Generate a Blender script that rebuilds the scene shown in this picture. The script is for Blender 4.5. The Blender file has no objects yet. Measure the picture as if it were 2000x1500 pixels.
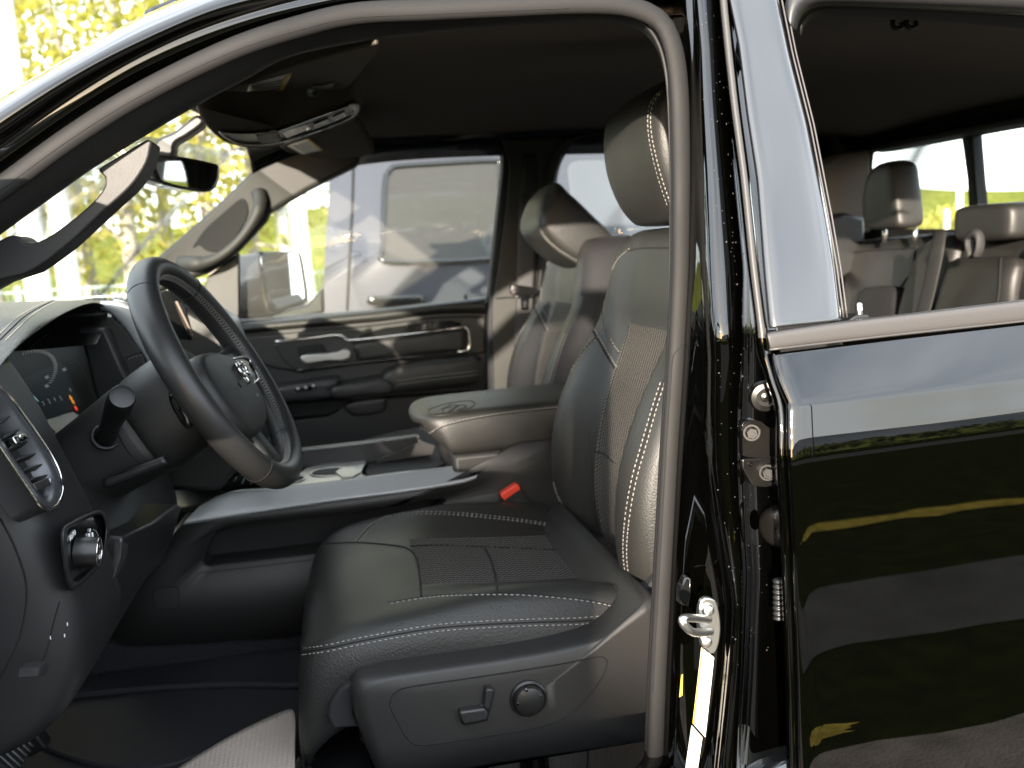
import bpy, bmesh, math, random
from mathutils import Vector, Matrix, Quaternion
from mathutils.bvhtree import BVHTree
random.seed(7)
R = math.radians
scene = bpy.context.scene
COL = scene.collection

# ------------------------------------------------------------------ camera
ZC = 1.65                                   # height of the lens above the ground
CAM = Vector((0.0, 0.0, ZC))
F = 1800.0                                  # focal length in pixels of the 2000 x 1500 photograph
YAW, PITCH, ROLL = R(10.4), R(-8.15), R(3.7)
fwd = Vector((math.sin(YAW)*math.cos(PITCH), math.cos(YAW)*math.cos(PITCH), math.sin(PITCH)))
r0 = Vector((math.cos(YAW), -math.sin(YAW), 0))
u0 = r0.cross(fwd)
cr_ = r0*math.cos(ROLL) - u0*math.sin(ROLL)
cu_ = u0*math.cos(ROLL) + r0*math.sin(ROLL)
cam_d = bpy.data.cameras.new('camera')
cam = bpy.data.objects.new('camera', cam_d); COL.objects.link(cam)
m = Matrix((cr_, cu_, -fwd)).transposed().to_4x4(); m.translation = CAM
cam.matrix_world = m
cam_d.sensor_width = 36.0
cam_d.lens = F/2000*36.0
cam_d.clip_start = 0.02; cam_d.clip_end = 3000
cam_d.dof.use_dof = True
cam_d.dof.focus_distance = 1.06
cam_d.dof.aperture_fstop = 5.6
scene.camera = cam

# ------------------------------------------------------------------ sky and sun
SUN_TO = Vector((-0.38, -1.0, 0.165)).normalized()     # towards the sun: behind the camera, low, a little towards the bonnet
w = bpy.data.worlds.new('World'); scene.world = w; w.use_nodes = True
nt = w.node_tree; nt.nodes.clear()
out = nt.nodes.new('ShaderNodeOutputWorld'); bg = nt.nodes.new('ShaderNodeBackground')
sky = nt.nodes.new('ShaderNodeTexSky'); sky.sky_type = 'NISHITA'; sky.sun_disc = False
sky.sun_elevation = math.asin(SUN_TO.z); sky.sun_rotation = math.atan2(SUN_TO.x, SUN_TO.y) % (2*math.pi)
sky.air_density = 1.0; sky.dust_density = 1.2; sky.ozone_density = 1.2
tc = nt.nodes.new('ShaderNodeTexCoord'); mp = nt.nodes.new('ShaderNodeMapping'); mp.inputs['Scale'].default_value = (1, 1, 2.2)
nz = nt.nodes.new('ShaderNodeTexNoise'); nz.inputs['Scale'].default_value = 2.3; nz.inputs['Detail'].default_value = 7; nz.inputs['Roughness'].default_value = .55
rp = nt.nodes.new('ShaderNodeValToRGB'); rp.color_ramp.elements[0].position = .36; rp.color_ramp.elements[1].position = .62
mx = nt.nodes.new('ShaderNodeMixRGB'); mx.inputs[2].default_value = (7.8, 8.3, 9.0, 1)
ml = nt.nodes.new('ShaderNodeMath'); ml.operation = 'MULTIPLY'; ml.inputs[1].default_value = .58
L = nt.links.new
L(tc.outputs['Generated'], mp.inputs['Vector']); L(mp.outputs[0], nz.inputs['Vector']); L(nz.outputs['Fac'], rp.inputs[0])
ad = nt.nodes.new('ShaderNodeMath'); ad.operation = 'ADD'; ad.inputs[1].default_value = .34
L(rp.outputs[0], ml.inputs[0]); L(ml.outputs[0], ad.inputs[0]); L(ad.outputs[0], mx.inputs[0]); L(sky.outputs[0], mx.inputs[1]); L(mx.outputs[0], bg.inputs[0]); L(bg.outputs[0], out.inputs[0])
bg.inputs[1].default_value = 0.14
sd = bpy.data.lights.new('sun', 'SUN'); sd.energy = 4.2; sd.angle = R(0.6); sd.color = (1.0, .87, .73)
so = bpy.data.objects.new('sun', sd); COL.objects.link(so)
so.rotation_mode = 'QUATERNION'; so.rotation_quaternion = SUN_TO.to_track_quat('Z', 'Y'); so.location = (-6, -10, 8)
scene.view_settings.view_transform = 'Standard'; scene.view_settings.look = 'None'
scene.view_settings.gamma = 1.0; scene.view_settings.use_curve_mapping = False
scene.view_settings.exposure = 2.25
scene.render.engine = 'CYCLES'
cy = scene.cycles
cy.use_denoising = True
cy.max_bounces = 10; cy.diffuse_bounces = 4; cy.glossy_bounces = 5; cy.transmission_bounces = 6; cy.transparent_max_bounces = 16
cy.caustics_reflective = False; cy.caustics_refractive = False
cy.sample_clamp_indirect = 6.0

# ------------------------------------------------------------------ geometry helpers
def ray(u, v):
    return (cr_*((u-1000)/F) + cu_*(-(v-750)/F) + fwd)
def P(u, v, y):
    d = ray(u, v); return CAM + d*(y/d.y)
def PX(u, v, x):
    d = ray(u, v); return CAM + d*(x/d.x)
def PZ(u, v, z):
    d = ray(u, v); return CAM + d*((z-ZC)/d.z)
def PP(u, v, p0, n):
    d = ray(u, v); return CAM + d*((p0-CAM).dot(n)/d.dot(n))
def cat(p0, p1, p2, p3, t):
    return tuple(.5*((2*b)+(-a+c)*t+(2*a-5*b+4*c-d)*t*t+(-a+3*b-3*c+d)*t*t*t) for a, b, c, d in zip(p0, p1, p2, p3))
def crv(pts, n, closed=False, lin=False):
    """n evenly spaced samples of a smooth curve through pts (tuples of any length)"""
    pts = [tuple(p) for p in pts]
    if closed: ext = [pts[-1]]+pts+[pts[0], pts[1]]
    else:
        a = tuple(2*x-y for x, y in zip(pts[0], pts[1])); b = tuple(2*x-y for x, y in zip(pts[-1], pts[-2]))
        ext = [a]+pts+[b]
    dense = []
    for i in range(1, len(ext)-2):
        for k in range(16):
            t = k/16
            dense.append(tuple(p+(q-p)*t for p, q in zip(ext[i], ext[i+1])) if lin else cat(ext[i-1], ext[i], ext[i+1], ext[i+2], t))
    dense.append(ext[-2])
    s = [0]
    for a, b in zip(dense, dense[1:]): s.append(s[-1]+math.dist(a, b))
    res = []; j = 0
    tot = s[-1]
    for k in range(n):
        d = tot*k/(n if closed else n-1)
        while j < len(s)-2 and s[j+1] < d: j += 1
        f = 0 if s[j+1] == s[j] else min(1, (d-s[j])/(s[j+1]-s[j]))
        res.append(tuple(p+(q-p)*f for p, q in zip(dense[j], dense[j+1])))
    return res
def cpx(pts, n, y=None, **k):
    """pixel curve (u,v[,y]) -> n world points"""
    c = crv([tuple(p) if len(p) > 2 else (p[0], p[1], y) for p in pts], n, **k)
    return [P(*p) for p in c]
def new_obj(name, me, parent=None, mats=(), smooth=True, shift=True):
    for mt in (mats if isinstance(mats, (list, tuple)) else [mats]): me.materials.append(mt)
    if smooth:
        me.polygons.foreach_set('use_smooth', [True]*len(me.polygons))
    o = bpy.data.objects.new(name, me); COL.objects.link(o)
    if shift and len(me.vertices):
        xs = [v.co for v in me.vertices]
        c = sum((Vector(v) for v in xs), Vector())/len(xs)
        me.transform(Matrix.Translation(-c)); o.location = c
    if parent is not None:
        o.parent = parent
        pm = wm(parent)
        o.matrix_parent_inverse = pm.inverted()
    return o
def wm(o):
    l = Matrix.LocRotScale(o.location, o.rotation_euler, o.scale)
    if o.parent is None: return l
    return wm(o.parent) @ o.matrix_parent_inverse @ l
def from_bm(name, bm, parent=None, mats=(), smooth=True, recalc=True):
    if recalc: bmesh.ops.recalc_face_normals(bm, faces=bm.faces)
    me = bpy.data.meshes.new(name); bm.to_mesh(me); bm.free()
    return new_obj(name, me, parent, mats, smooth)
def subsurf(o, lv=2):
    md = o.modifiers.new('subd', 'SUBSURF'); md.levels = lv; md.render_levels = lv; return o
def solid(o, t, off=0):
    md = o.modifiers.new('thick', 'SOLIDIFY'); md.thickness = t; md.offset = off; return o
def bevel(o, w_, seg=3, ang=35):
    md = o.modifiers.new('bev', 'BEVEL'); md.width = w_; md.segments = seg; md.limit_method = 'ANGLE'; md.angle_limit = R(ang); md.harden_normals = False
    return o
def autosmooth(o, ang=40):
    me = o.data
    try: me.set_sharp_from_angle(angle=R(ang))
    except Exception: pass
    return o
def loft(name, rows, mats, parent=None, closed_u=False, closed_v=False, cap=False, sub=0, thick=0, tfun=None, off=0):
    """quads between successive rows of points; tfun(i,j) -> material slot"""
    bm = bmesh.new()
    V = [[bm.verts.new(p) for p in r] for r in rows]
    nr, nc = len(rows), len(rows[0])
    for i in range(nr if closed_v else nr-1):
        for j in range(nc if closed_u else nc-1):
            a, b, c, d = V[i][j], V[i][(j+1) % nc], V[(i+1) % nr][(j+1) % nc], V[(i+1) % nr][j]
            try: f = bm.faces.new((a, b, c, d))
            except ValueError: continue
            if tfun: f.material_index = tfun(i, j)
    if cap and closed_u:
        for r in (V[0], V[-1]):
            try: bm.faces.new(r)
            except ValueError: pass
    o = from_bm(name, bm, parent, mats)
    if thick: solid(o, thick, off)
    if sub: subsurf(o, sub)
    return o
def prism(name, outline, y0, depth, mats, parent=None, bev=.004, seg=3, n=0, closed_curve=True, smooth=True, plane=None):
    """a pixel outline set at its own distance y0 and given real depth along +y. plane=(p0,n,dirvec): outline on a tilted plane, thickness along dirvec"""
    pts = [tuple(p) for p in outline]
    if n: pts = crv(pts, n, closed=True)
    bm = bmesh.new()
    if plane:
        A = [PP(p[0], p[1], plane[0], plane[1]) for p in pts]; dv = plane[2]
        B = [a+dv for a in A]
    else:
        A = [P(p[0], p[1], p[2] if len(p) > 2 else y0) for p in pts]
        B = [a+Vector((0, depth, 0)) for a in A]
    va = [bm.verts.new(p) for p in A]; vb = [bm.verts.new(p) for p in B]
    bm.faces.new(va); bm.faces.new(vb[::-1])
    k = len(va)
    for i in range(k): bm.faces.new((va[i], vb[i], vb[(i+1) % k], va[(i+1) % k]))
    o = from_bm(name, bm, parent, mats, smooth)
    if bev: bevel(o, bev, seg)
    return autosmooth(o, 50)
def pad(name, outline, y0, depth, mats, parent=None, puff=.02, n=40, rings=4, plane=None, edge=.25):
    """a cushion: outline at y0+depth, domed towards the camera side by depth"""
    pts = crv([tuple(p) for p in outline], n, closed=True)
    if plane: A = [PP(p[0], p[1], plane[0], plane[1]) for p in pts]; dv = plane[2].normalized()
    else: A = [P(p[0], p[1], p[2] if len(p) > 2 else y0) for p in pts]; dv = Vector((0, 1, 0))
    c = sum(A, Vector())/len(A)
    rows = [[a+dv*depth for a in A]]
    rows.append([a+dv*puff for a in A])
    for k in range(1, rings+1):
        t = k/rings
        s = 1-edge*math.sin(t*math.pi/2)**2 if t < 1 else 1-edge
        h = puff*(1-math.sin(t*math.pi/2))
        rows.append([c+(a-c)*(1-edge*(1-math.cos(t*math.pi/2))) + dv*h for a in A])
    s0 = rows[-1]
    for f in (.6, .25): rows.append([c+(a-c)*f - dv*puff*.15*(1-f) for a in s0])
    bm = bmesh.new(); V = [[bm.verts.new(p) for p in r] for r in rows]
    for i in range(len(V)-1):
        for j in range(n): bm.faces.new((V[i][j], V[i][(j+1) % n], V[i+1][(j+1) % n], V[i+1][j]))
    bm.faces.new(V[0][::-1]); bm.faces.new(V[-1])
    return from_bm(name, bm, parent, mats)
def bm_tube(bm, pts, r, seg=8, closed=False, cap=True, flat=None, mat=0):
    """sweep a circle (or ellipse) along pts; r number or list; flat=(axis vec, factor) squashes along axis"""
    n = len(pts); pts = [Vector(p) for p in pts]
    rings = []; prevN = None
    for i in range(n):
        if closed: t = pts[(i+1) % n]-pts[i-1]
        else: t = pts[min(i+1, n-1)]-pts[max(i-1, 0)]
        if t.length < 1e-9: t = Vector((0, 0, 1))
        t.normalize()
        if prevN is None:
            a = Vector((0, 1, 0)) if abs(t.y) < .9 else Vector((1, 0, 0))
            N = (a-t*a.dot(t)).normalized()
        else:
            N = prevN-t*prevN.dot(t)
            N = N.normalized() if N.length > 1e-6 else t.orthogonal().normalized()
        prevN = N; B = t.cross(N)
        rr = r[i] if isinstance(r, (list, tuple)) else r
        ring = []
        for k in range(seg):
            a = 2*math.pi*k/seg
            d = N*math.cos(a)*rr + B*math.sin(a)*rr
            if flat: d = d-flat[0]*(d.dot(flat[0])*(1-flat[1]))
            ring.append(bm.verts.new(pts[i]+d))
        rings.append(ring)
    for i in range(n if closed else n-1):
        A, B_ = rings[i], rings[(i+1) % n]
        for k in range(seg):
            f = bm.faces.new((A[k], A[(k+1) % seg], B_[(k+1) % seg], B_[k])); f.material_index = mat
    if cap and not closed:
        for q in (rings[0][::-1], rings[-1]):
            f = bm.faces.new(q); f.material_index = mat
def tube(name, pts, r, mats, parent=None, seg=10, closed=False, flat=None):
    bm = bmesh.new(); bm_tube(bm, pts, r, seg, closed, True, flat); return from_bm(name, bm, parent, mats)
def bm_box(bm, c, sx, sy, sz, rot=None, mat=0):
    vs = []
    for x in (-1, 1):
        for y in (-1, 1):
            for z in (-1, 1):
                p = Vector((x*sx/2, y*sy/2, z*sz/2))
                if rot is not None: p = rot @ p
                vs.append(bm.verts.new(Vector(c)+p))
    for q in ((0, 1, 3, 2), (4, 6, 7, 5), (0, 4, 5, 1), (2, 3, 7, 6), (0, 2, 6, 4), (1, 5, 7, 3)):
        f = bm.faces.new([vs[i] for i in q]); f.material_index = mat
def box(name, c, s, mats, parent=None, bev=.003, rot=None):
    bm = bmesh.new(); bm_box(bm, c, *s, rot=rot)
    o = from_bm(name, bm, parent, mats)
    if bev: bevel(o, bev, 2)
    return autosmooth(o, 40)
def bm_lathe(bm, prof, origin, axis, seg=24, mat=0):
    """prof = [(r, h)...] turned about axis"""
    axis = axis.normalized(); a = axis.orthogonal().normalized(); b = axis.cross(a)
    rings = []
    for r_, h in prof:
        if r_ < 1e-6: rings.append([bm.verts.new(origin+axis*h)])
        else: rings.append([bm.verts.new(origin+axis*h+(a*math.cos(2*math.pi*k/seg)+b*math.sin(2*math.pi*k/seg))*r_) for k in range(seg)])
    for A, B in zip(rings, rings[1:]):
        for k in range(seg):
            k2 = (k+1) % seg
            if len(A) == 1 and len(B) == 1: continue
            if len(A) == 1: f = bm.faces.new((A[0], B[k], B[k2]))
            elif len(B) == 1: f = bm.faces.new((A[k], A[k2], B[0]))
            else: f = bm.faces.new((A[k], A[k2], B[k2], B[k]))
            f.material_index = mat
def lathe(name, prof, origin, axis, mats, parent=None, seg=28):
    bm = bmesh.new(); bm_lathe(bm, prof, origin, axis, seg); return autosmooth(from_bm(name, bm, parent, mats), 45)
def bake(o):
    """apply the modifiers so that seams can be laid on the finished surface"""
    bpy.context.view_layer.update()
    dg = bpy.context.evaluated_depsgraph_get()
    me = bpy.data.meshes.new_from_object(o.evaluated_get(dg), preserve_all_data_layers=True, depsgraph=dg)
    o.modifiers.clear(); old = o.data; o.data = me
    me.polygons.foreach_set('use_smooth', [True]*len(me.polygons))
    return o
def bvh_of(o):
    M = wm(o)
    vs = [M @ v.co for v in o.data.vertices]
    return BVHTree.FromPolygons(vs, [tuple(p.vertices) for p in o.data.polygons])
def hit(u, v, bvh):
    d = ray(u, v).normalized()
    loc, n, i, dist = bvh.ray_cast(CAM, d)
    if loc is None: return None
    if n.dot(d) > 0: n = -n
    return loc, n
def append_geo(o, bm, mt):
    """join extra world-space geometry into an existing part under its own material slot"""
    if mt.name not in [x.name for x in o.data.materials if x]: o.data.materials.append(mt)
    idx = [x.name for x in o.data.materials].index(mt.name)
    for f in bm.faces: f.material_index = idx; f.smooth = True
    bmesh.ops.recalc_face_normals(bm, faces=bm.faces)
    bm.transform(wm(o).inverted())
    tmp = bpy.data.meshes.new('tmp'); bm.to_mesh(tmp); bm.free()
    b2 = bmesh.new(); b2.from_mesh(o.data); b2.from_mesh(tmp); b2.to_mesh(o.data); b2.free()
    bpy.data.meshes.remove(tmp)
def surf_path(o, pts, step=.002, bvh=None, lin=False):
    bvh = bvh or bvh_of(o)
    res = []
    for u, v in crv(pts, 160, lin=lin):
        h = hit(u, v, bvh)
        if h: res.append(h)
    return res
def stitch(o, pts, mt, gap=0, pitch=.0062, ln=.0042, w_=.0011, bvh=None, lin=False):
    """a row (or with gap, a double row) of thread stitches lying on o along a pixel path"""
    bvh = bvh or bvh_of(o)
    bm = bmesh.new()
    base = surf_path(o, pts, bvh=bvh, lin=lin)
    offs = [0] if not gap else [-gap/2, gap/2]
    for of in offs:
        line = []
        for i, (p, n) in enumerate(base):
            t = base[min(i+1, len(base)-1)][0]-base[max(i-1, 0)][0]
            if t.length < 1e-7: continue
            s = t.normalized().cross(n)
            q = p+s*of
            if of:
                loc, nn, _, dd = bvh.find_nearest(q)
                if loc is not None and dd < .01: q = loc; n = nn if nn.dot(n) > 0 else -nn
            line.append((q, n))
        acc = 0; last = None; start = None
        for (a, na), (b, nb) in zip(line, line[1:]):
            L_ = (b-a).length
            if L_ > .03: acc = 0; continue
            acc += L_
            if acc >= pitch:
                acc = 0
                t = (b-a).normalized() if L_ > 1e-7 else None
                if t is None: continue
                n = (na-t*na.dot(t)).normalized(); s = t.cross(n)
                rot = Matrix((t, s, n)).transposed()
                bm_box(bm, a+n*.0004, ln, w_, .0012, rot)
    append_geo(o, bm, mt)
def groove(o, pts, mt, r=.0012, bvh=None, off=0, lin=False):
    bvh = bvh or bvh_of(o)
    base = surf_path(o, pts, bvh=bvh, lin=lin)
    segs = [[]]
    for p, n in base:
        if segs[-1] and (p-segs[-1][-1]).length > .03: segs.append([])
        if not segs[-1] or (p-segs[-1][-1]).length > .0015: segs[-1].append(p+n*off)
    bm = bmesh.new()
    for s in segs:
        if len(s) > 2: bm_tube(bm, s, r, 6)
    append_geo(o, bm, mt)
def decal(o, quad, mt, bvh=None, nu=6, nv=6, off=.0006, name=None, parent=None):
    """a thin sheet lying on o between four pixel corners"""
    bvh = bvh or bvh_of(o)
    rows = []
    for i in range(nv+1):
        r = []
        for j in range(nu+1):
            s, t = j/nu, i/nv
            u = (quad[0][0]*(1-s)+quad[1][0]*s)*(1-t)+(quad[3][0]*(1-s)+quad[2][0]*s)*t
            v = (quad[0][1]*(1-s)+quad[1][1]*s)*(1-t)+(quad[3][1]*(1-s)+quad[2][1]*s)*t
            h = hit(u, v, bvh)
            r.append(h[0]+h[1]*off if h else None)
        if all(x is not None for x in r): rows.append(r)
    return rows
def tag(o, label=None, cat=None, group=None, kind=None):
    if label: o['label'] = label
    if cat: o['category'] = cat
    if group: o['group'] = group
    if kind: o['kind'] = kind
    return o
def empty(name, loc, parent=None):
    o = bpy.data.objects.new(name, None); COL.objects.link(o); o.location = loc; o.empty_display_size = .1
    if parent is not None:
        o.parent = parent; o.matrix_parent_inverse = wm(parent).inverted()
    return o
def text_bm(s, size, origin, xdir, ydir, depth=.0006):
    cu = bpy.data.curves.new('txt', 'FONT'); cu.body = s; cu.size = size; cu.extrude = depth; cu.align_x = 'CENTER'; cu.align_y = 'CENTER'; cu.resolution_u = 3
    ob = bpy.data.objects.new('txt', cu); COL.objects.link(ob)
    bpy.context.view_layer.update()
    dg = bpy.context.evaluated_depsgraph_get()
    me = bpy.data.meshes.new_from_object(ob.evaluated_get(dg))
    bm = bmesh.new(); bm.from_mesh(me)
    bpy.data.objects.remove(ob); bpy.data.curves.remove(cu); bpy.data.meshes.remove(me)
    x = xdir.normalized(); y = (ydir-x*ydir.dot(x)).normalized(); z = x.cross(y)
    M = Matrix((x, y, z)).transposed().to_4x4(); M.translation = origin
    bm.transform(M); return bm

# ------------------------------------------------------------------ materials
def nodes(name):
    mt = bpy.data.materials.new(name); mt.use_nodes = True
    t = mt.node_tree; b = t.nodes['Principled BSDF']
    return mt, t, b
def mat(name, base, rough=.5, metal=0, coat=0, bump=None, var=0, spec=.5, emit=None, coat_rough=.03, sheen=0, vscale=6):
    mt, t, b = nodes(name)
    b.inputs['Base Color'].default_value = (*base, 1); b.inputs['Roughness'].default_value = rough; b.inputs['Metallic'].default_value = metal
    b.inputs['Specular IOR Level'].default_value = spec
    b.inputs['Coat Weight'].default_value = coat; b.inputs['Coat IOR'].default_value = 1.65; b.inputs['Coat Roughness'].default_value = coat_rough
    if sheen: b.inputs['Sheen Weight'].default_value = sheen
    if emit: b.inputs['Emission Color'].default_value = (*emit[0], 1); b.inputs['Emission Strength'].default_value = emit[1]
    tc_ = t.nodes.new('ShaderNodeTexCoord')
    if bump:
        kind, sc, st = bump[:3]; dist = bump[3] if len(bump) > 3 else .001
        if kind == 'voronoi':
            n_ = t.nodes.new('ShaderNodeTexVoronoi'); n_.inputs['Scale'].default_value = sc; o_ = n_.outputs['Distance']
        else:
            n_ = t.nodes.new('ShaderNodeTexNoise'); n_.inputs['Scale'].default_value = sc; n_.inputs['Detail'].default_value = 4; o_ = n_.outputs['Fac']
        bp = t.nodes.new('ShaderNodeBump'); bp.inputs['Strength'].default_value = st; bp.inputs['Distance'].default_value = dist
        t.links.new(tc_.outputs['Object'], n_.inputs['Vector']); t.links.new(o_, bp.inputs['Height']); t.links.new(bp.outputs[0], b.inputs['Normal'])
    if var:
        n2 = t.nodes.new('ShaderNodeTexNoise'); n2.inputs['Scale'].default_value = vscale; n2.inputs['Detail'].default_value = 6
        r2 = t.nodes.new('ShaderNodeMapRange'); r2.inputs['To Min'].default_value = max(0, rough-var); r2.inputs['To Max'].default_value = min(1, rough+var)
        t.links.new(tc_.outputs['Object'], n2.inputs['Vector']); t.links.new(n2.outputs['Fac'], r2.inputs['Value']); t.links.new(r2.outputs[0], b.inputs['Roughness'])
    return mt
M = {}
M['leather'] = mat('black leather', (.018, .018, .0162), .46, bump=('voronoi', 420, .3, .0008), var=.07, vscale=9, spec=.42)
M['leather_side'] = mat('woven black leatherette', (.020, .020, .0188), .54, bump=('voronoi', 330, .5, .001), var=.05, spec=.42)
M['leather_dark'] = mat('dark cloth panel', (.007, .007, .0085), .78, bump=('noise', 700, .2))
M['brow'] = mat('grained leather of the hood', (.022, .021, .020), .40, bump=('voronoi', 330, .5, .0008), var=.05)
M['plastic'] = mat('grained dark plastic', (.014, .0135, .013), .52, bump=('noise', 900, .35, .0006), var=.06, vscale=14)
M['plastic2'] = mat('soft dark plastic', (.013, .013, .014), .45, bump=('noise', 800, .25, .0005), var=.06)
M['plastic3'] = mat('black plastic', (.010, .010, .010), .38, bump=('noise', 900, .15))
M['trim_grey'] = mat('textured pillar trim', (.014, .0135, .013), .62, bump=('noise', 500, .3))
M['trim_lite'] = mat('soft grey green trim', (.018, .018, .0155), .6, bump=('noise', 600, .2))
M['headliner'] = mat('black headliner cloth', (.15, .13, .112), .95, bump=('noise', 260, .4), spec=.1)
M['visor'] = mat('sun visor cloth', (.10, .086, .070), .9, bump=('noise', 400, .3), spec=.15)
M['carpet'] = mat('black carpet', (.028, .028, .031), 1, bump=('noise', 300, 1, .004), spec=.05)
M['rubber'] = mat('black rubber', (.014, .0148, .017), .7, bump=('noise', 500, .2), spec=.3)
M['seal'] = mat('grey door seal rubber', (.012, .0117, .0115), .65, spec=.22, bump=('noise', 420, .25, .0006), var=.08, vscale=20)
M['paint'] = mat('black car paint', (.0004, .0004, .0003), .6, coat=1, coat_rough=.012, spec=0, bump=('noise', 140, .018, .0006))
M['paint_in'] = mat('dusty black paint', (.004, .0035, .003), .32, coat=.9, coat_rough=.05, bump=('noise', 900, .05), var=.1, vscale=30)
M['applique'] = mat('satin pillar film', (.012, .0125, .013), .2, coat=1, coat_rough=.10)
M['moulding'] = mat('satin window moulding', (.048, .045, .043), .45, metal=.15, bump=('noise', 260, .03))
M['chrome'] = mat('chrome', (.72, .71, .69), .09, metal=1)
M['satin'] = mat('satin silver trim', (.34, .345, .35), .42, metal=.25, var=.05)
M['silver'] = mat('silver plastic trim', (.46, .445, .42), .40, metal=.75)
M['steel'] = mat('zinc plated steel', (.62, .61, .58), .32, metal=1, bump=('noise', 150, .08), var=.08)
M['satin_dark'] = mat('dark satin bezel', (.075, .078, .085), .35, metal=.6)
M['mirror_cap'] = mat('bronze brown mirror cap', (.09, .075, .065), .3, metal=.2, coat=.6)
M['mirror'] = mat('mirror glass', (.8, .8, .8), .02, metal=1)
M['thread'] = mat('grey thread', (.26, .25, .23), .8)
M['thread_dk'] = mat('dark seam', (.004, .004, .004), .9)
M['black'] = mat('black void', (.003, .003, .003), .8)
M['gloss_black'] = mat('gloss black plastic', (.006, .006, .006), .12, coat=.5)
M['screen'] = mat('dark display glass', (.004, .005, .006), .4, spec=.06)
M['label'] = mat('white label', (.78, .75, .68), .5)
M['label_y'] = mat('yellow label band', (.62, .42, .06), .5)
M['ink'] = mat('grey print', (.20, .20, .20), .6)
M['white'] = mat('white marking', (.75, .75, .75), .5)
M['red'] = mat('red buckle button', (.75, .06, .03), .35)
M['leather_rear'] = mat('rear bench leather', (.015, .0148, .0135), .48, bump=('voronoi', 420, .2, .0006), var=.07)
M['belt'] = mat('seat belt webbing', (.018, .018, .018), .7, bump=('noise', 600, .3))
def weave(name, c1, c2, py=.0100, px=.0080, rough=.85):
    """knitted cloth: rows of raised loops, from object coordinates"""
    mt, t, b = nodes(name); l = t.links.new
    def mth(op, a, b_=None):
        n_ = t.nodes.new('ShaderNodeMath'); n_.operation = op
        for i, q in enumerate((a, b_)):
            if q is None: continue
            if isinstance(q, (int, float)): n_.inputs[i].default_value = q
            else: l(q, n_.inputs[i])
        return n_.outputs[0]
    tc_ = t.nodes.new('ShaderNodeTexCoord'); sp = t.nodes.new('ShaderNodeSeparateXYZ'); l(tc_.outputs['Object'], sp.inputs[0])
    nz_ = t.nodes.new('ShaderNodeTexNoise'); nz_.inputs['Scale'].default_value = 55; l(tc_.outputs['Object'], nz_.inputs['Vector'])
    s_ = mth('ADD', sp.outputs[0], sp.outputs[2])
    row = mth('SINE', mth('ADD', mth('MULTIPLY', s_, 6.2832/px), mth('MULTIPLY', nz_.outputs['Fac'], 3)))
    col_ = mth('SINE', mth('ADD', mth('MULTIPLY', sp.outputs[1], 6.2832/py), mth('MULTIPLY', row, .9)))
    h = mth('ADD', mth('MULTIPLY', mth('MULTIPLY', row, col_), .5), .5)
    cr2 = t.nodes.new('ShaderNodeValToRGB'); cr2.color_ramp.elements[0].color = (*c1, 1); cr2.color_ramp.elements[1].color = (*c2, 1)
    cr2.color_ramp.elements[0].position = .42; cr2.color_ramp.elements[1].position = .80
    l(h, cr2.inputs[0]); l(cr2.outputs[0], b.inputs['Base Color'])
    bp = t.nodes.new('ShaderNodeBump'); bp.inputs['Strength'].default_value = .5; bp.inputs['Distance'].default_value = .001
    l(h, bp.inputs['Height']); l(bp.outputs[0], b.inputs['Normal'])
    b.inputs['Roughness'].default_value = rough; b.inputs['Specular IOR Level'].default_value = .2
    return mt
M['mesh'] = weave('black mesh seat cloth', (.006, .006, .006), (.14, .13, .115))
def glass_mat(name, tint=(.96, .98, .96), f=1.0, haze=0):
    mt = bpy.data.materials.new(name); mt.use_nodes = True; t = mt.node_tree; t.nodes.clear()
    o_ = t.nodes.new('ShaderNodeOutputMaterial'); tr = t.nodes.new('ShaderNodeBsdfTransparent'); tr.inputs[0].default_value = (*tint, 1)
    gl = t.nodes.new('ShaderNodeBsdfGlossy'); gl.inputs['Roughness'].default_value = .01; gl.inputs[0].default_value = (1, 1, 1, 1)
    lw = t.nodes.new('ShaderNodeLayerWeight'); lw.inputs['Blend'].default_value = .5
    pw = t.nodes.new('ShaderNodeMath'); pw.operation = 'POWER'; pw.inputs[1].default_value = 5
    fr = t.nodes.new('ShaderNodeMath'); fr.operation = 'MULTIPLY_ADD'; fr.inputs[1].default_value = .9; fr.inputs[2].default_value = .03
    t.links.new(lw.outputs['Facing'], pw.inputs[0]); t.links.new(pw.outputs[0], fr.inputs[0])
    mxs = t.nodes.new('ShaderNodeMixShader')
    t.links.new(fr.outputs[0], mxs.inputs[0]); t.links.new(tr.outputs[0], mxs.inputs[1]); t.links.new(gl.outputs[0], mxs.inputs[2])
    last = mxs
    if haze:
        df = t.nodes.new('ShaderNodeBsdfDiffuse'); df.inputs[0].default_value = (.6, .58, .54, 1)
        m2 = t.nodes.new('ShaderNodeMixShader'); m2.inputs[0].default_value = haze
        t.links.new(mxs.outputs[0], m2.inputs[1]); t.links.new(df.outputs[0], m2.inputs[2]); last = m2
    t.links.new(last.outputs[0], o_.inputs[0]); return mt
M['glass'] = glass_mat('window glass')
M['glass_far'] = glass_mat('dusty window glass', (.93, .95, .93), haze=.035)
# ================================================================== the black pickup
T = empty('pickup_truck', (0.2, 1.82, 0))
tag(T, 'black pickup truck filling the frame, its front door open on a black leather cabin', 'pickup truck')
YB = 1.82                                     # centre line of the truck
YD = 1.41                                     # driver's seat centre

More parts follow.
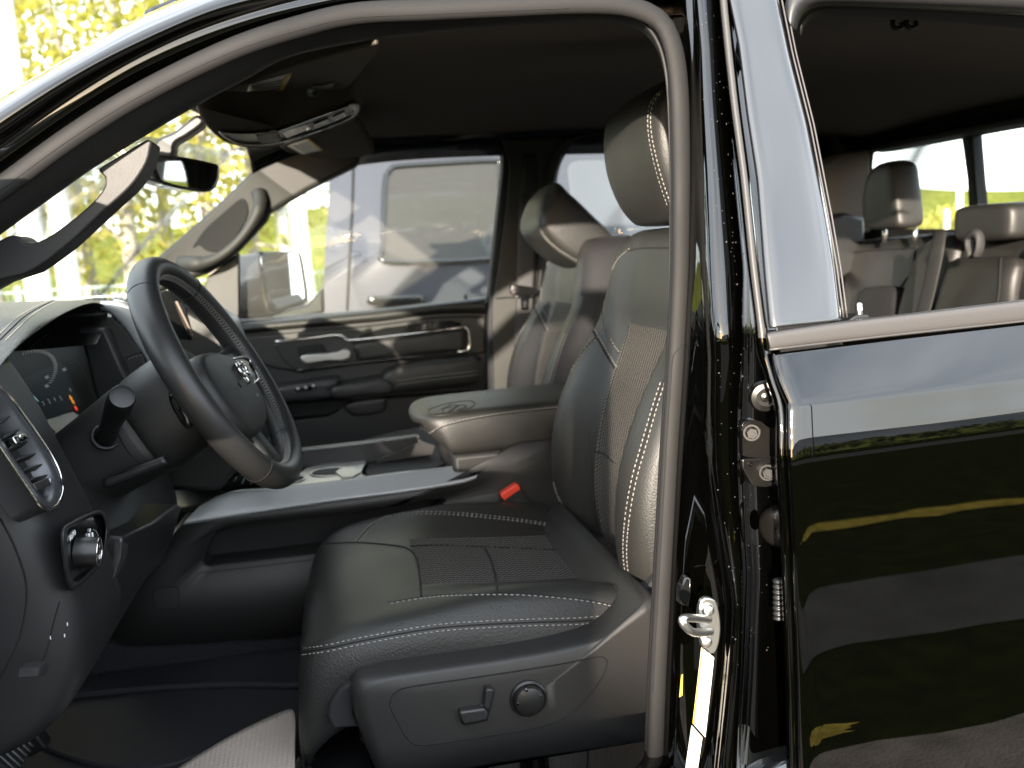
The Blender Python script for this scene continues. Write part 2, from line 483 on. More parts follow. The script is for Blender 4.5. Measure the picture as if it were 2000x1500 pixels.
# ---------------- door opening: paint bands, rubber seal and inner trim along pillar and roof
NB = 60
a_ = [(-220, 330, 1.00), (-100, 247, 1.00), (0, 184, 1.0), (87, 130, 1.0), (175, 79, 1.01), (262, 30, 1.015), (325, 0, 1.02), (500, -62, 1.03), (700, -100, 1.04), (1000, -118, 1.05), (1400, -118, 1.05), (2150, -100, 1.05)]
a2 = [(u-10, v+26, y+.16) for u, v, y in a_]
b_ = [(-220, 395, .935), (-100, 306, .935), (0, 238, .935), (175, 130, .94), (297, 70, .945), (402, 21, .95), (480, -8, .955), (650, -48, .965), (850, -66, .97), (1100, -72, .975), (1400, -70, .975), (2150, -55, .975)]
c_ = [(-220, 445, .985), (-100, 352, .985), (0, 283, .985), (157, 168, .985), (350, 66, .985), (490, 23, .985), (595, -2, .985), (720, -28, .985), (900, -42, .985), (1150, -48, .985), (1400, -45, .985), (2150, -30, .985)]
d_ = [(-220, 468, .972), (-100, 375, .972), (0, 304, .972), (140, 210, .972), (280, 124, .972), (455, 51, .972), (577, 17, .972), (700, -4, .972), (900, -22, .975), (1150, -30, .975), (1400, -26, .975), (2150, -15, .975)]
e_ = [(-220, 520, .998), (-100, 424, .998), (0, 353, .998), (140, 248, .998), (280, 164, .998), (455, 84, .998), (595, 35, .998), (700, 10, .998), (850, -4, .998), (1150, -12, .998), (1400, -10, .998), (2150, 0, .998)]
rows = [cpx(x, NB) for x in (a2, a_, b_, c_, d_, e_)]
o = loft('roof_rail', rows, [M['paint']], T, sub=0)
bm = bmesh.new(); bm.from_mesh(o.data)
b_rail = subsurf(o, 2); solid(o, .002)
seal_c = [(-220, 545), (-100, 438), (0, 369), (140, 267), (280, 180), (455, 95), (595, 49), (700, 26), (840, 19), (1000, 12), (1120, 7), (1220, 11), (1284, 36), (1307, 70), (1319, 112), (1327, 185), (1331, 320), (1331, 450), (1329, 560), (1322, 700), (1311, 860), (1303, 1000), (1293, 1180), (1284, 1350), (1279, 1520), (1276, 1700), (1276, 2000)]
sp = [P(u, v, y) for u, v, y in crv([(u, v, .975) for u, v in seal_c], 150)]
bm = bmesh.new(); bm_tube(bm, sp, .0106, 14, flat=(Vector((0, 1, 0)), .6))
from_lip = [P(u-13*max(0, min(1, (v-40)/120))-0, v+13*max(0, min(1, (1290-u)/120)), .984) for u, v in crv(seal_c, 150)]
bm_tube(bm, from_lip, .0052, 10)
sp2 = [p+Vector((0, .012, 0)) for p in sp]
o = from_bm('door_seal', bm, T, [M['seal']])
bv = bvh_of(o)
groove(o, [(u-9, v) for u, v in seal_c if v > 520 and v < 1500], M['thread_dk'], .0007, bv)
groove(o, [(u-8+min(0, 0), v+9) for u, v in seal_c if u < 1200], M['thread_dk'], .0005, bv)
# textured inner trim between seal and headliner
f_ = [(-220, 560), (-100, 455), (0, 381), (175, 260), (350, 152), (490, 90), (595, 60), (700, 40), (840, 31), (1000, 24), (1120, 17), (1215, 22), (1266, 48), (1288, 84), (1298, 120), (1306, 200), (1310, 400), (1306, 640), (1300, 760)]
g_ = [(-220, 640), (-100, 545), (0, 472), (100, 400), (189, 337), (292, 274), (400, 211), (441, 188), (486, 164), (512, 147), (535, 131), (600, 110), (740, 84), (940, 60), (1120, 48), (1200, 46), (1258, 66), (1282, 94), (1297, 132), (1309, 210), (1316, 400), (1312, 640), (1305, 760)]
fm = [((a+c)/2, (b+d)/2+2) for (a, b), (c, d) in zip(crv(f_, 60), crv(g_, 60))]
rows = [cpx(f_, 60, .985), cpx(fm, 60, 1.0), cpx(g_, 60, 1.035), [p+Vector((.13*max(0, min(1, (p.x-.29)/.04)), .09, .05)) for p in cpx(g_, 60, 1.035)]]
o = loft('roof_trim', rows, [M['trim_grey']], T, sub=2); solid(o, .003)
# grab handle on the driver's pillar
hd = [(-160, 640), (-60, 580), (0, 548), (60, 530), (130, 480), (200, 415), (255, 365), (285, 322), (294, 292), (293, 270), (240, 300), (189, 332), (200, 338), (206, 352), (200, 372), (170, 405), (120, 445), (80, 470), (52, 475), (18, 460), (-60, 512), (-160, 590)]
o = prism('grab_handle', crv(hd, 90, closed=True), 1.033, .05, [M['plastic']], T, bev=.013, seg=6)
tag(o, 'grab handle on the near windscreen pillar')
prism('pillar_trim', [(-160, 640), (-60, 585), (0, 552), (60, 532), (130, 482), (200, 417), (255, 367), (283, 325), (255, 345), (200, 392), (130, 455), (60, 512), (0, 538), (-160, 620)], 1.07, .05, [M['plastic3']], T, bev=.004)

# ---------------- centre pillar, near side
def yo(v): return .085*max(0, (650-v))/650
vs = [-150, 0, 100, 200, 350, 525, 700, 900, 1050, 1180, 1300, 1420, 1520, 1700, 2000]
def iv(tab, v):
    for (a, x), (b, y) in zip(tab, tab[1:]):
        if v <= b: return x+(y-x)*(v-a)/(b-a)
    return tab[-1][1]
tA = [(-150, 1330), (0, 1335), (100, 1340), (200, 1345), (350, 1348), (525, 1347), (700, 1339), (900, 1326), (1100, 1315), (1300, 1305), (1520, 1297), (2000, 1294)]
tB = [(-150, 1358), (0, 1362), (100, 1369), (200, 1372), (350, 1379), (525, 1384), (700, 1393), (807, 1391), (913, 1394), (1020, 1408), (1127, 1424), (1180, 1430), (1287, 1425), (1393, 1415), (1500, 1404), (2000, 1380)]
tC = [(-150, 1400), (0, 1404), (100, 1411), (200, 1416), (350, 1430), (525, 1448), (700, 1449), (807, 1446), (913, 1448), (1020, 1452), (1127, 1458), (1180, 1456), (1300, 1452), (1520, 1440), (2000, 1425)]
tD = [(-150, 1415), (0, 1421), (100, 1431), (200, 1442), (350, 1462), (525, 1480), (700, 1502), (900, 1526), (1100, 1532), (1300, 1545), (1520, 1555), (2000, 1575)]
rows = []
for v in [x*20-140 for x in range(0, 108)]:
    A, B_, C_, D_ = iv(tA, v), iv(tB, v), iv(tC, v), iv(tD, v); k = yo(v)
    rows.append([P(A-22, v, 1.03), P(A-4, v, .985+k*.2), P(A+3, v, .955+k*.3), P(A*.55+B_*.45, v, .938+k*.5), P(B_-7, v, .918+k*.72), P(B_-1, v, .902+k*.8), P(B_+6, v, .893+k*.85),
                 P(B_*.5+C_*.5, v, .889+k*.88), P(C_-5, v, .893+k*.9), P(C_+2, v, .912+k*.9), P(C_+8, v, .935+k*.9), P(D_*.6+C_*.4+4, v, .945+k*.9), P(D_+25, v, .945+k*.9)])
o = loft('centre_pillar', rows, [M['paint']], T, sub=1, thick=.002, off=-1)
bake(o); PIL = o; bv_p = bvh_of(o)
# water drops scattered on the pillar
drops = bmesh.new()
random.seed(3)
for i in range(120):
    v = random.uniform(-10, 1300)
    t = random.random()
    lo, hi = iv(tB, v)+2, iv(tD, v)-6
    u = lo+(hi-lo)*(random.choice([t*.45, .5+t*.2, t*.9]))
    h = hit(u, v, bv_p)
    if not h: continue
    p, n = h; r_ = random.choice([.0004, .0005, .0005, .0006, .0007, .0010])
    bmesh.ops.create_icosphere(drops, subdivisions=1, radius=r_, matrix=Matrix.Translation(p+n*r_*.25) @ Matrix.Diagonal((1, .7, random.uniform(.9, 1.4), 1)))
M['water'] = mat('water drop', (.5, .5, .5), .03, spec=.8)
bw = M['water'].node_tree.nodes['Principled BSDF']; bw.inputs['Transmission Weight'].default_value = .9; bw.inputs['IOR'].default_value = 1.33
append_geo(PIL, drops, M['water'])
# ---------------- driver's door striker
o = prism('striker_plate', crv([(1378, 1168), (1396, 1172), (1404, 1190), (1408, 1225), (1405, 1255), (1398, 1274), (1390, 1278), (1374, 1262), (1366, 1240), (1364, 1200), (1368, 1178)], 36, closed=True), .876, .007, [M['steel']], T, bev=.0015)
tag(o, 'zinc striker plate with its wire loop and two screws'); STR = o
lp = [(1384, 1210, .874), (1372, 1209, .862), (1352, 1207, .838), (1338, 1207, .822), (1332, 1212, .818), (1336, 1220, .818), (1350, 1233, .826), (1368, 1236, .85), (1388, 1234, .874)]
tube('striker_loop', cpx(lp, 40), .0042, [M['steel']], STR, 10)
for (u, v) in ((1383, 1192), (1379, 1254)):
    p = P(u, v, .874); lathe('screw', [(.0001, -.003), (.004, -.0032), (.0055, -.0022), (.0068, 0), (.0068, .003)], p, Vector((.25, 1, 0)), [M['steel']], STR, 16)
# latch reflection bracket: the black stay on the pillar's inner face
o = prism('pillar_bracket', [(1328, 1150, .925), (1340, 1126, .925), (1349, 1130, .92), (1350, 1165, .92), (1345, 1186, .92), (1327, 1180, .925)], .925, .012, [M['gloss_black']], T, bev=.003)
# labels on the pillar
def sheet_on(name, quad, mt, parent, bv, off=.0007, nu=5, nv=14, thick=.0003):
    rows = decal(None, quad, None, bv, nu, nv, off)
    o = loft(name, rows, [mt], parent); solid(o, thick, 1); return o
LB = sheet_on('tyre_label', [(1370, 1264), (1395, 1284), (1378, 1440), (1353, 1412)], M['label'], T, bv_p)
sheet_on('yellow_stripe', [(1371, 1264), (1374, 1267), (1356, 1414), (1353, 1412)], M['label_y'], LB, bv_p, .0012)
sheet_on('printed_mark', [(1387, 1317), (1391, 1317), (1389, 1328), (1386, 1328)], M['ink'], LB, bv_p, .0012, 2, 3)
sheet_on('printed_mark', [(1356, 1398), (1363, 1403), (1360, 1415), (1355, 1411)], M['ink'], LB, bv_p, .0012, 2, 3)
for k in range(7):
    t = .06+k*.05
    sheet_on('printed_line', [(1374-t*17+1, 1272+t*148), (1390-t*17, 1284+t*150), (1390-t*17, 1286+t*150), (1374-t*17+1, 1274+t*148)], M['ink'], LB, bv_p, .0012, 3, 1).data
sheet_on('paint_code_label', [(1351, 1416), (1372, 1440), (1355, 1560), (1330, 1560)], M['label'], T, bv_p)
sheet_on('reflector_sticker', [(1331, 1318), (1334, 1316), (1333, 1358), (1327, 1362)], M['label_y'], T, bv_p, nv=4)
# ---------------- rear door
def door_cols(v):
    return
top_m = [(1503, 688), (1600, 676), (1750, 659), (2000, 630), (2200, 606)]
YS = [(640, .848), (690, .846), (740, .8378), (785, .8302), (796, .8285), (830, .8261), (870, .8230), (910, .8208), (945, .8204), (1100, .8210), (1250, .8235), (1400, .8280), (1520, .835), (1800, .859)]
edge = [(690, 1507), (740, 1516), (790, 1537), (850, 1537), (900, 1537), (1020, 1545), (1100, 1548), (1200, 1552), (1340, 1557), (1450, 1559), (1800, 1565)]
rows = []
for v in [690, 700, 715, 735, 755, 772, 784, 790, 796, 804, 816, 830, 850, 870, 890, 910, 950, 1020, 1100, 1180, 1260, 1340, 1420, 1500, 1600, 1800]:
    e = iv(edge, v); y = iv(YS, v)
    r = [P(e-3, v, y+.035), P(e-2, v, y+.012), P(e+2, v, y+.003)]
    for k in range(0, 13):
        u = e+10+(k/12)**1.2*760
        r.append(P(u, v-(u-e)*.125*(1+max(0, v-800)/900), y))
    rows.append(r)
o = loft('rear_door', rows, [M['paint']], T, sub=2, thick=.002, off=-1); RD = o
tag(o, 'closed black rear door with its window frame and grey moulding')
# folded door edge seen inside the gap
rows = []
for v in [x*30 for x in range(-5, 60)]:
    D_ = iv(tD, v) if v < 650 else iv(edge, max(v, 690)) if v > 690 else 1500; k = yo(v); y = .848+k if v < 700 else iv(YS, v)+.004
    wd = 16 if v < 650 else 20
    rows.append([P(D_-wd-4, v, y+.07), P(D_-wd-2, v, y+.02), P(D_-wd+2, v, y+.006), P(D_-wd*.5, v, y+.003), P(D_-2, v, y+.004), P(D_+2, v, y+.010), P(D_+4, v, y+.05)])
o = loft('door_edge', rows, [M['moulding'], M['paint']], RD, sub=1, thick=.0015, tfun=lambda i, j: 0 if -150+i*30 < 640 and j in (2, 3) else 1)
# window frame film (the tall satin panel) 
rows = []
for v in [x*22-150 for x in range(0, 37)]:
    v = min(v, 652); l = iv([(-150, 1400), (0, 1422), (87, 1440), (227, 1457), (350, 1476), (525, 1489), (652, 1501)], v); r = iv([(-150, 1497), (0, 1524), (105, 1545), (245, 1580), (420, 1614), (525, 1632), (652, 1647)], v); k = yo(v)
    vv = lambda u: v-(u-l)*(.10 if v > 560 else .10*max(0, v)/560)
    rows.append([P(l, vv(l), .860+k), P(l+2, vv(l), .850+k)]+[P(l+(r-l)*t, vv(l+(r-l)*t), .847+k) for t in (.1, .35, .65, .9)]+[P(r-2, vv(r), .850+k), P(r, vv(r), .87+k)])
o = loft('window_pillar', rows, [M['applique']], RD, sub=1, thick=.0015, off=-1)
# bright beads beside the rear window
for du, y_ in ((3, .850), (10, .853)):
    pts = [P(iv([(-150, 1497), (0, 1524), (105, 1545), (245, 1580), (420, 1614), (525, 1632), (625, 1645)], v)+du, v, y_+yo(v)) for v in range(20 if du > 5 else -140, 626, 20)]
    tube('window_bead', pts, .0010, [M['moulding']], RD, 8)
# moulding under the window
mt_, mb_ = [(1497, 650), (1648, 628), (1800, 610), (2000, 586), (2250, 556)], [(1503, 686), (1600, 673), (1750, 657), (2000, 630), (2250, 600)]
t_, b2_ = crv(mt_, 30), crv(mb_, 30)
mid = [((a+c)/2, (b+d)/2) for (a, b), (c, d) in zip(t_, b2_)]
o = loft('window_moulding', [cpx(mt_, 30, .90), [P(u, v-1, .850) for u, v in t_], [P(u, v+2, .8375) for u, v in t_], [P(u, v+6, .8362) for u, v in t_], cpx(mid, 30, .8358), [P(u, v-6, .8358) for u, v in b2_], [P(u, v-2, .8366) for u, v in b2_], cpx(mb_, 30, .86)], [M['moulding']], RD, sub=1, thick=.001)
tube('moulding_lip', [P(u, v-1, .836) for u, v in crv([(1503, 684), (1750, 655), (2000, 628), (2250, 598)], 30)], .0012, [M['moulding']], RD, 6)
# frame over the rear window
fr_lo = [(1524, -2), (1546, 48), (1553, 26), (1573, 10), (1615, 4), (1800, 9), (2000, 17), (2250, 30)]
fr = [(1552, 60), (1557, 30), (1575, 13), (1615, 5), (1800, 10), (2000, 18), (2250, 30)]
rows = [[P(u, v, .99) for u, v in crv([(1556, 62), (1561, 34), (1578, 18), (1615, 11), (1800, 17), (2000, 26), (2250, 38)], 30)], [P(u, v, .935) for u, v in crv(fr, 30)], [P(u, v-8, .925) for u, v in crv([(1543, 62), (1550, 22), (1572, 6), (1615, -2), (1800, 3), (2000, 11), (2250, 24)], 30)], [P(u, v, .94) for u, v in crv([(1530, 20), (1538, -20), (1565, -60), (1615, -75), (1800, -75), (2000, -70), (2250, -60)], 30)]]
o = loft('window_header', rows, [M['plastic2']], RD, sub=1, thick=.002)
# inner trim of the rear door frame
rows = [cpx([(1562, 80), (1570, 48), (1590, 34), (1640, 30), (1800, 40), (2000, 58), (2250, 80)], 30, 1.02), cpx([(1562, 66), (1567, 36), (1585, 20), (1640, 14), (1800, 20), (2000, 29), (2250, 44)], 30, .985)]
loft('window_trim', rows, [M['trim_grey']], RD, sub=1, thick=.003)
# lock knob on the rear door sill
bm = bmesh.new(); p = P(1679, 622, .90)
bm_lathe(bm, [(0, .0175), (.003, .017), (.0042, .0145), (.0036, .0125), (.0042, .0115), (.0036, .0100), (.0042, .009), (.0036, .0075), (.0032, -.01)], p, Vector((-.05, .08, 1)), 16)
from_bm('lock_knob', bm, RD, [M['steel']])
prism('knob_base', [(1658, 625), (1672, 616), (1695, 614), (1700, 620), (1690, 628), (1660, 632)], .885, .03, [M['plastic3']], RD, bev=.002)
rows = [cpx([(1640, 640), (1800, 621), (2000, 596), (2250, 565)], 14, .875), cpx([(1640, 618), (1800, 602), (2000, 580), (2250, 552)], 14, .96), cpx([(1640, 700), (1800, 700), (2000, 700), (2250, 700)], 14, .97)]
loft('window_sill', rows, [M['plastic3']], RD, sub=1, thick=.003)
# ---------------- hinge hardware in the gap
def bolt(u, v, y, r, parent):
    p = P(u, v, y); ax = Vector((.35, 1, 0)).normalized()
    bm = bmesh.new(); bm_lathe(bm, [(r*1.35, .004), (r*1.35, .0), (r*1.25, -.001), (r*.95, -.001)], p, ax, 20)
    bm_lathe(bm, [(r*.9, 0), (r*.9, -.005), (r*.8, -.006), (r*.5, -.006), (r*.45, -.004), (0, -.004)], p, ax, 6)
    return autosmooth(from_bm('bolt', bm, parent, [M['paint_in']]), 35)
HG = prism('door_hinge', crv([(1447, 838), (1452, 824), (1470, 820), (1485, 822), (1500, 835), (1515, 838), (1515, 893), (1460, 893), (1448, 888)], 40, closed=True, lin=True), .905, .014, [M['paint_in']], T, bev=.003)
tag(HG, 'black rear door hinge bolted to the centre pillar')
prism('hinge_leaf', crv([(1450, 897), (1515, 893), (1515, 948), (1498, 952), (1470, 950), (1462, 935), (1450, 915)], 40, closed=True, lin=True), .900, .014, [M['paint_in']], HG, bev=.003)
bolt(1468, 845, .901, .0072, HG); bolt(1499, 923, .896, .0072, HG)
bm = bmesh.new(); bmd = text_bm('\u00a9', .007, P(1466, 908, .8985), Vector((1, .05, 0)), Vector((0, 0, 1)), .0004)
append_geo(HG, bmd, M['paint']); bm.free()
GR = lathe('pillar_grommet', [(.017, .006), (.017, 0), (.0150, -.004), (.010, -.005), (.0095, -.0025), (.0055, -.0025), (.005, -.004), (.001, -.005)], P(1494, 775, .905), Vector((.25, 1, .05)), [M['paint_in']], T, 28)
lathe('pillar_grommet', [(.023, .012), (.023, 0), (.021, -.004), (.017, -.006), (.001, -.006)], P(1520, 1030, .91), Vector((1, .8, 0)), [M['paint_in']], T, 28)
bm = bmesh.new(); pts = []
for k in range(40): pts.append(P(1521, 1130+k*2.0, .885))
bm_tube(bm, pts, [.0045+.0022*abs(math.sin(k*.6)) for k in range(40)], 10)
from_bm('cable_boot', bm, T, [M['plastic3']])
# ================================================================== front seats
def make_seat():
    S = empty('front_seat', (.30, YD, .70), T)
    tag(S, "driver's seat in black leather with a mesh cloth centre and grey double stitching")
    # ---- backrest: each row = height on the inboard bolster silhouette
    rw = [(1150, 1215, .170, .020), (1090, 1158, .190, .030), (1040, 1112, .215, .040), (985, 1082, .238, .050), (930, 1067, .250, .056), (870, 1063, .255, .060), (810, 1070, .256, .060), (750, 1088, .255, .055), (700, 1112, .250, .048), (660, 1135, .244, .040), (625, 1158, .236, .028), (590, 1167, .226, .022), (545, 1178, .214, .018), (505, 1190, .200, .014), (478, 1203, .184, .010), (460, 1222, .160, .006), (450, 1246, .125, .003), (448, 1270, .06, 0)]
    rows = []; info = []
    for i, (v, u, hw, dep) in enumerate(rw):
        B = P(u, v, YD+hw); xb, z = B.x, B.z
        th = .13 if i < 14 else (.125, .115, .09, .07)[i-14]
        sec = [(dep, 0), (dep, .26), (dep*.97, .42), (dep*.66, .51), (dep*.18, .61), (-.002, .74), (.002, .89), (.024, 1.0), (.075, 1.01), (.115, .96), (th, .80), (th+.012, .4), (th+.014, 0)]
        full = [(x, YD+s*hw) for x, s in sec]+[(x, YD-s*hw) for x, s in sec[-2:0:-1]]
        rows.append([(xb+x, y, z) for x, y in full]); info.append((xb, z, hw))
    n = len(rows[0])
    def mt(i, j):
        jj = j if j < 12 else n-1-j
        if jj == 7: return 2
        if jj >= 8: return 1
        if jj <= 1 and i < 10 and i >= 0: return 3
        return 0
    bk = loft('backrest', rows, [M['leather'], M['leather_dark'], M['leather_side'], M['mesh']], S, closed_u=True, cap=True, sub=2, tfun=mt)
    bake(bk); bv = bvh_of(bk)
    # inboard double row, outboard double row, shoulder seams, yoke panel seams
    inb = [(1171, 652), (1150, 672), (1128, 702), (1106, 742), (1089, 785), (1079, 830), (1075, 880), (1078, 925), (1088, 965), (1108, 1002), (1146, 1035)]
    stitch(bk, inb, M['thread'], gap=.0075, bvh=bv); groove(bk, inb, M['thread_dk'], .0010, bv)
    outb = [(1296, 742), (1284, 778), (1270, 825), (1254, 880), (1240, 930), (1229, 985), (1222, 1040), (1221, 1090), (1226, 1130), (1232, 1152)]
    stitch(bk, outb, M['thread'], gap=.0085, bvh=bv); groove(bk, outb, M['thread_dk'], .0014, bv)
    yoke = [(1155, 616), (1156, 640), (1170, 668), (1185, 695), (1200, 720)]
    groove(bk, yoke, M['thread_dk'], .0018, bv); stitch(bk, [(u+5, v-3) for u, v in yoke], M['thread'], bvh=bv)
    side = [(1231, 484), (1207, 506), (1193, 535), (1184, 570), (1179, 605), (1183, 640), (1198, 672), (1211, 690)]
    stitch(bk, side, M['thread'], bvh=bv); groove(bk, [(u-2.5, v) for u, v in side], M['thread_dk'], .0008, bv)
    groove(bk, [(1225, 490), (1250, 485), (1275, 484), (1308, 484)], M['thread_dk'], .0016, bv)
    groove(bk, [(1238, 450), (1234, 485)], M['thread_dk'], .0012, bv)
    groove(bk, [(1162, 882), (1180, 887), (1200, 905)], M['thread_dk'], .0018, bv)
    # ---- headrest
    hr = [(447, 1244, .085, .060), (436, 1228, .105, .085), (415, 1208, .120, .100), (385, 1192, .128, .110), (345, 1177, .133, .116), (300, 1171, .135, .118), (262, 1172, .135, .114), (236, 1180, .132, .104), (214, 1205, .126, .085), (196, 1236, .112, .062), (182, 1262, .090, .040), (174, 1284, .055, .020)]
    rows = []
    for v, u, hw, th in hr:
        B = P(u, v, YD+hw)
        sec = [(-.010, 0), (-.009, .4), (-.004, .75), (.004, .93), (.016, 1.0), (.05, 1.03), (th*.8, 1.0), (th, .85), (th+.012, .5), (th+.014, 0)]
        full = [(x, YD+s*hw) for x, s in sec]+[(x, YD-s*hw) for x, s in sec[-2:0:-1]]
        rows.append([(B.x+x, y, B.z) for x, y in full])
    nn = len(rows[0])
    hd_ = loft('headrest', rows, [M['leather'], M['leather_side']], S, closed_u=True, cap=True, sub=2, tfun=lambda i, j: 1 if 4 <= (j if j < 9 else nn-1-j) <= 7 else 0)
    bake(hd_); bv = bvh_of(hd_)
    e1 = [(1303, 167), (1285, 185), (1272, 205), (1268, 235), (1271, 270), (1278, 305), (1287, 340), (1297, 372), (1307, 400)]
    stitch(hd_, e1, M['thread'], gap=.0065, bvh=bv); groove(hd_, [(u-3, v) for u, v in e1], M['thread_dk'], .0009, bv); groove(hd_, e1, M['thread_dk'], .0006, bv)
    # ---- posts
    for s in (-.065, .065):
        tube('headrest_post', [P(1275, 470, YD)+Vector((.075, s, -.02)), P(1275, 420, YD)+Vector((.07, s, 0))], .006, [M['plastic3']], S)
    # ---- cushion: rows run front to back, columns across
    xs = [(-.104, -.615, .012), (-.100, -.56, .010), (-.087, -.515, .006), (-.056, -.487, .002), (-.010, -.472, .0), (.092, -.468, .002), (.145, -.474, .010), (.20, -.481, .014), (.27, -.487, .014), (.34, -.493, .010), (.40, -.500, .004), (.47, -.52, 0)]
    rows = []
    for i, (x, zr, bo) in enumerate(xs):
        z = ZC+zr; f = 1 if i > 3 else (.80, .90, .96, .99)[i]
        taper = 1-.05*max(0, (x-.22)/.2)
        hw = .268*f*taper
        h = bo+.005
        zb = -.085 if i < 2 else -.10+.06*max(0, (x-.1)/.33)
        sec = [(0, 0), (.0, .25), (.001, .43), (h*.45, .58), (h*1.5, .76), (h*1.75, .86), (h*1.2, .955), (-.016, 1.015), (-.040, 1.02), (zb, .985), (zb-.02, .93)]
        fl = .035 if i < 3 else .0
        full = [(YD+s*hw-(.013 if s < .5 else 0), zz) for zz, s in sec[::-1]]+[(YD-s*hw-(.013 if s < .5 else 0), zz) for zz, s in sec[1:]]
        lip = -.004 if i < 4 else 0
        rows.append([(x+(.022 if y > YD else .008)*(abs(y-YD)/hw)**3*(1 if i < 5 else 0), y, z+zz*(1 if i > 0 else .5)) for y, zz in full])
    nn = len(rows[0]); c = nn//2
    def cm(i, j):
        k = j-c if j >= c else c-1-j
        if k <= 1 and i >= 5: return 3
        return 2 if k >= 6 else 0
    # front skirt closes the nose of the cushion
    nose = []
    for dx, dz in ((.012, -.17), (-.004, -.115), (-.008, -.06)):
        nose.append([(p[0]+dx+.0, p[1], min(p[2], rows[0][c][2])+dz*(1 if 2 < j < nn-3 else .9)) for j, p in enumerate(rows[0])])
    rows = nose+rows
    cu = loft('seat_cushion', rows, [M['leather'], M['leather_dark'], M['leather_side'], M['mesh']], S, sub=2, tfun=lambda i, j: cm(i-3, j))
    solid(cu, .012, -1)
    bake(cu); bv = bvh_of(cu)
    l1 = [(592, 1273), (640, 1266), (700, 1253), (780, 1238), (860, 1226), (960, 1219), (1060, 1215), (1130, 1213), (1190, 1208)]
    stitch(cu, l1, M['thread'], gap=.0085, bvh=bv); groove(cu, l1, M['thread_dk'], .0011, bv)
    groove(cu, [(588, 1200), (586, 1235), (589, 1262), (600, 1268)], M['thread_dk'], .001, bv)
    l2 = [(757, 1180), (830, 1168), (900, 1163), (1000, 1162), (1080, 1167), (1150, 1175), (1210, 1187)]
    stitch(cu, l2, M['thread'], bvh=bv); groove(cu, [(u, v-2.5) for u, v in l2], M['thread_dk'], .0009, bv)
    l3 = [(696, 1060), (712, 1040), (735, 1020), (765, 1007), (810, 1002), (880, 1003), (960, 1010), (1040, 1020), (1090, 1032), (1140, 1056)]
    stitch(cu, l3, M['thread'], gap=.0075, bvh=bv); groove(cu, l3, M['thread_dk'], .001, bv)
    groove(cu, [(638, 1062), (700, 1060), (770, 1066), (800, 1074), (815, 1095), (820, 1130), (823, 1168)], M['thread_dk'], .0018, bv)
    groove(cu, [(800, 1067), (870, 1065), (960, 1069), (1060, 1073), (1150, 1080)], M['thread_dk'], .0012, bv)
    groove(cu, [(944, 1068), (958, 1095), (968, 1130), (972, 1160)], M['thread_dk'], .002, bv)
    groove(cu, [(1150, 1075), (1175, 1100), (1205, 1150), (1230, 1185)], M['thread_dk'], .002, bv)
    return S, bk, hd_, cu
SEAT, BACK, HEAD, CUSH = make_seat()
# ---- power seat base, driver's side only
o = pad('seat_base', [(686, 1352), (700, 1335), (760, 1320), (880, 1302), (1000, 1284), (1100, 1266), (1180, 1243), (1235, 1205), (1285, 1170), (1300, 1300), (1290, 1448), (1230, 1462), (1100, 1480), (900, 1512), (770, 1545), (740, 1530), (715, 1470), (690, 1400)], 1.095, .5, [M['plastic']], SEAT, puff=.022, n=72, edge=.10)
SB = o; bv = bvh_of(o)
groove(o, crv([(762, 1375), (775, 1350), (810, 1340), (900, 1327), (1000, 1312), (1100, 1296), (1165, 1283), (1184, 1286), (1184, 1305), (1165, 1340), (1130, 1380), (1100, 1402), (1050, 1420), (960, 1436), (880, 1448), (825, 1455), (800, 1447), (780, 1415)], 100, closed=True)+[(762, 1375)], M['thread_dk'], .0011, bv, lin=True)
prism('seat_switch', [(896, 1388), (903, 1384), (935, 1380), (942, 1376), (951, 1346), (957, 1343), (966, 1346), (967, 1352), (956, 1396), (952, 1409), (906, 1418), (899, 1410)], 1.088, .02, [M['plastic3']], SEAT, bev=.0015)
prism('seat_switch', [(897, 1391), (948, 1383), (955, 1397), (952, 1408), (906, 1417), (900, 1408)], 1.080, .02, [M['plastic2']], SEAT, bev=.003)
prism('seat_switch', [(949, 1348), (956, 1345), (965, 1348), (958, 1388), (944, 1384)], 1.080, .02, [M['plastic2']], SEAT, bev=.003)
K = lathe('lumbar_switch', [(.0245, .012), (.0240, .001), (.0215, -.001), (.0200, .001), (.0195, -.004), (.0180, -.0075), (.012, -.0095), (0, -.010)], P(1033, 1366, 1.088), Vector((0, 1, 0)), [M['plastic3']], SEAT, 36)
for a in (0, 90, 180, 270):
    bm = bmesh.new(); d = Vector((math.cos(R(a+12)), 0, math.sin(R(a+12)))); bm_box(bm, P(1033, 1366, 1.0815)+d*.0135, .006, .004, .0035, Matrix.Rotation(-R(a+12), 3, 'Y')); append_geo(K, bm, M['gloss_black'])
# fabric gusset and dark void under the cushion nose
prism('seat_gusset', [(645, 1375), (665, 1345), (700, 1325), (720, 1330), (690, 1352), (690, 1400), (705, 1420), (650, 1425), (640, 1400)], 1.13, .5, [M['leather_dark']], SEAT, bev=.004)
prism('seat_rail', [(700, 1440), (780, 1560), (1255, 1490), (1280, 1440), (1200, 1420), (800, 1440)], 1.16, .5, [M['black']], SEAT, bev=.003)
prism('rail_cover', [(880, 1530), (1000, 1506), (1150, 1480), (1260, 1460), (1265, 1472), (1180, 1488), (1178, 1540), (900, 1570)], 1.12, .02, [M['plastic2']], SEAT, bev=.002)
# tether tab where cushion meets base, side flap behind the backrest bolster
prism('seat_flap', crv([(1190, 1212), (1222, 1188), (1262, 1150), (1285, 1120), (1290, 1150), (1240, 1195), (1205, 1222)], 30, closed=True), 1.16, .04, [M['leather_dark']], SEAT, bev=.004)
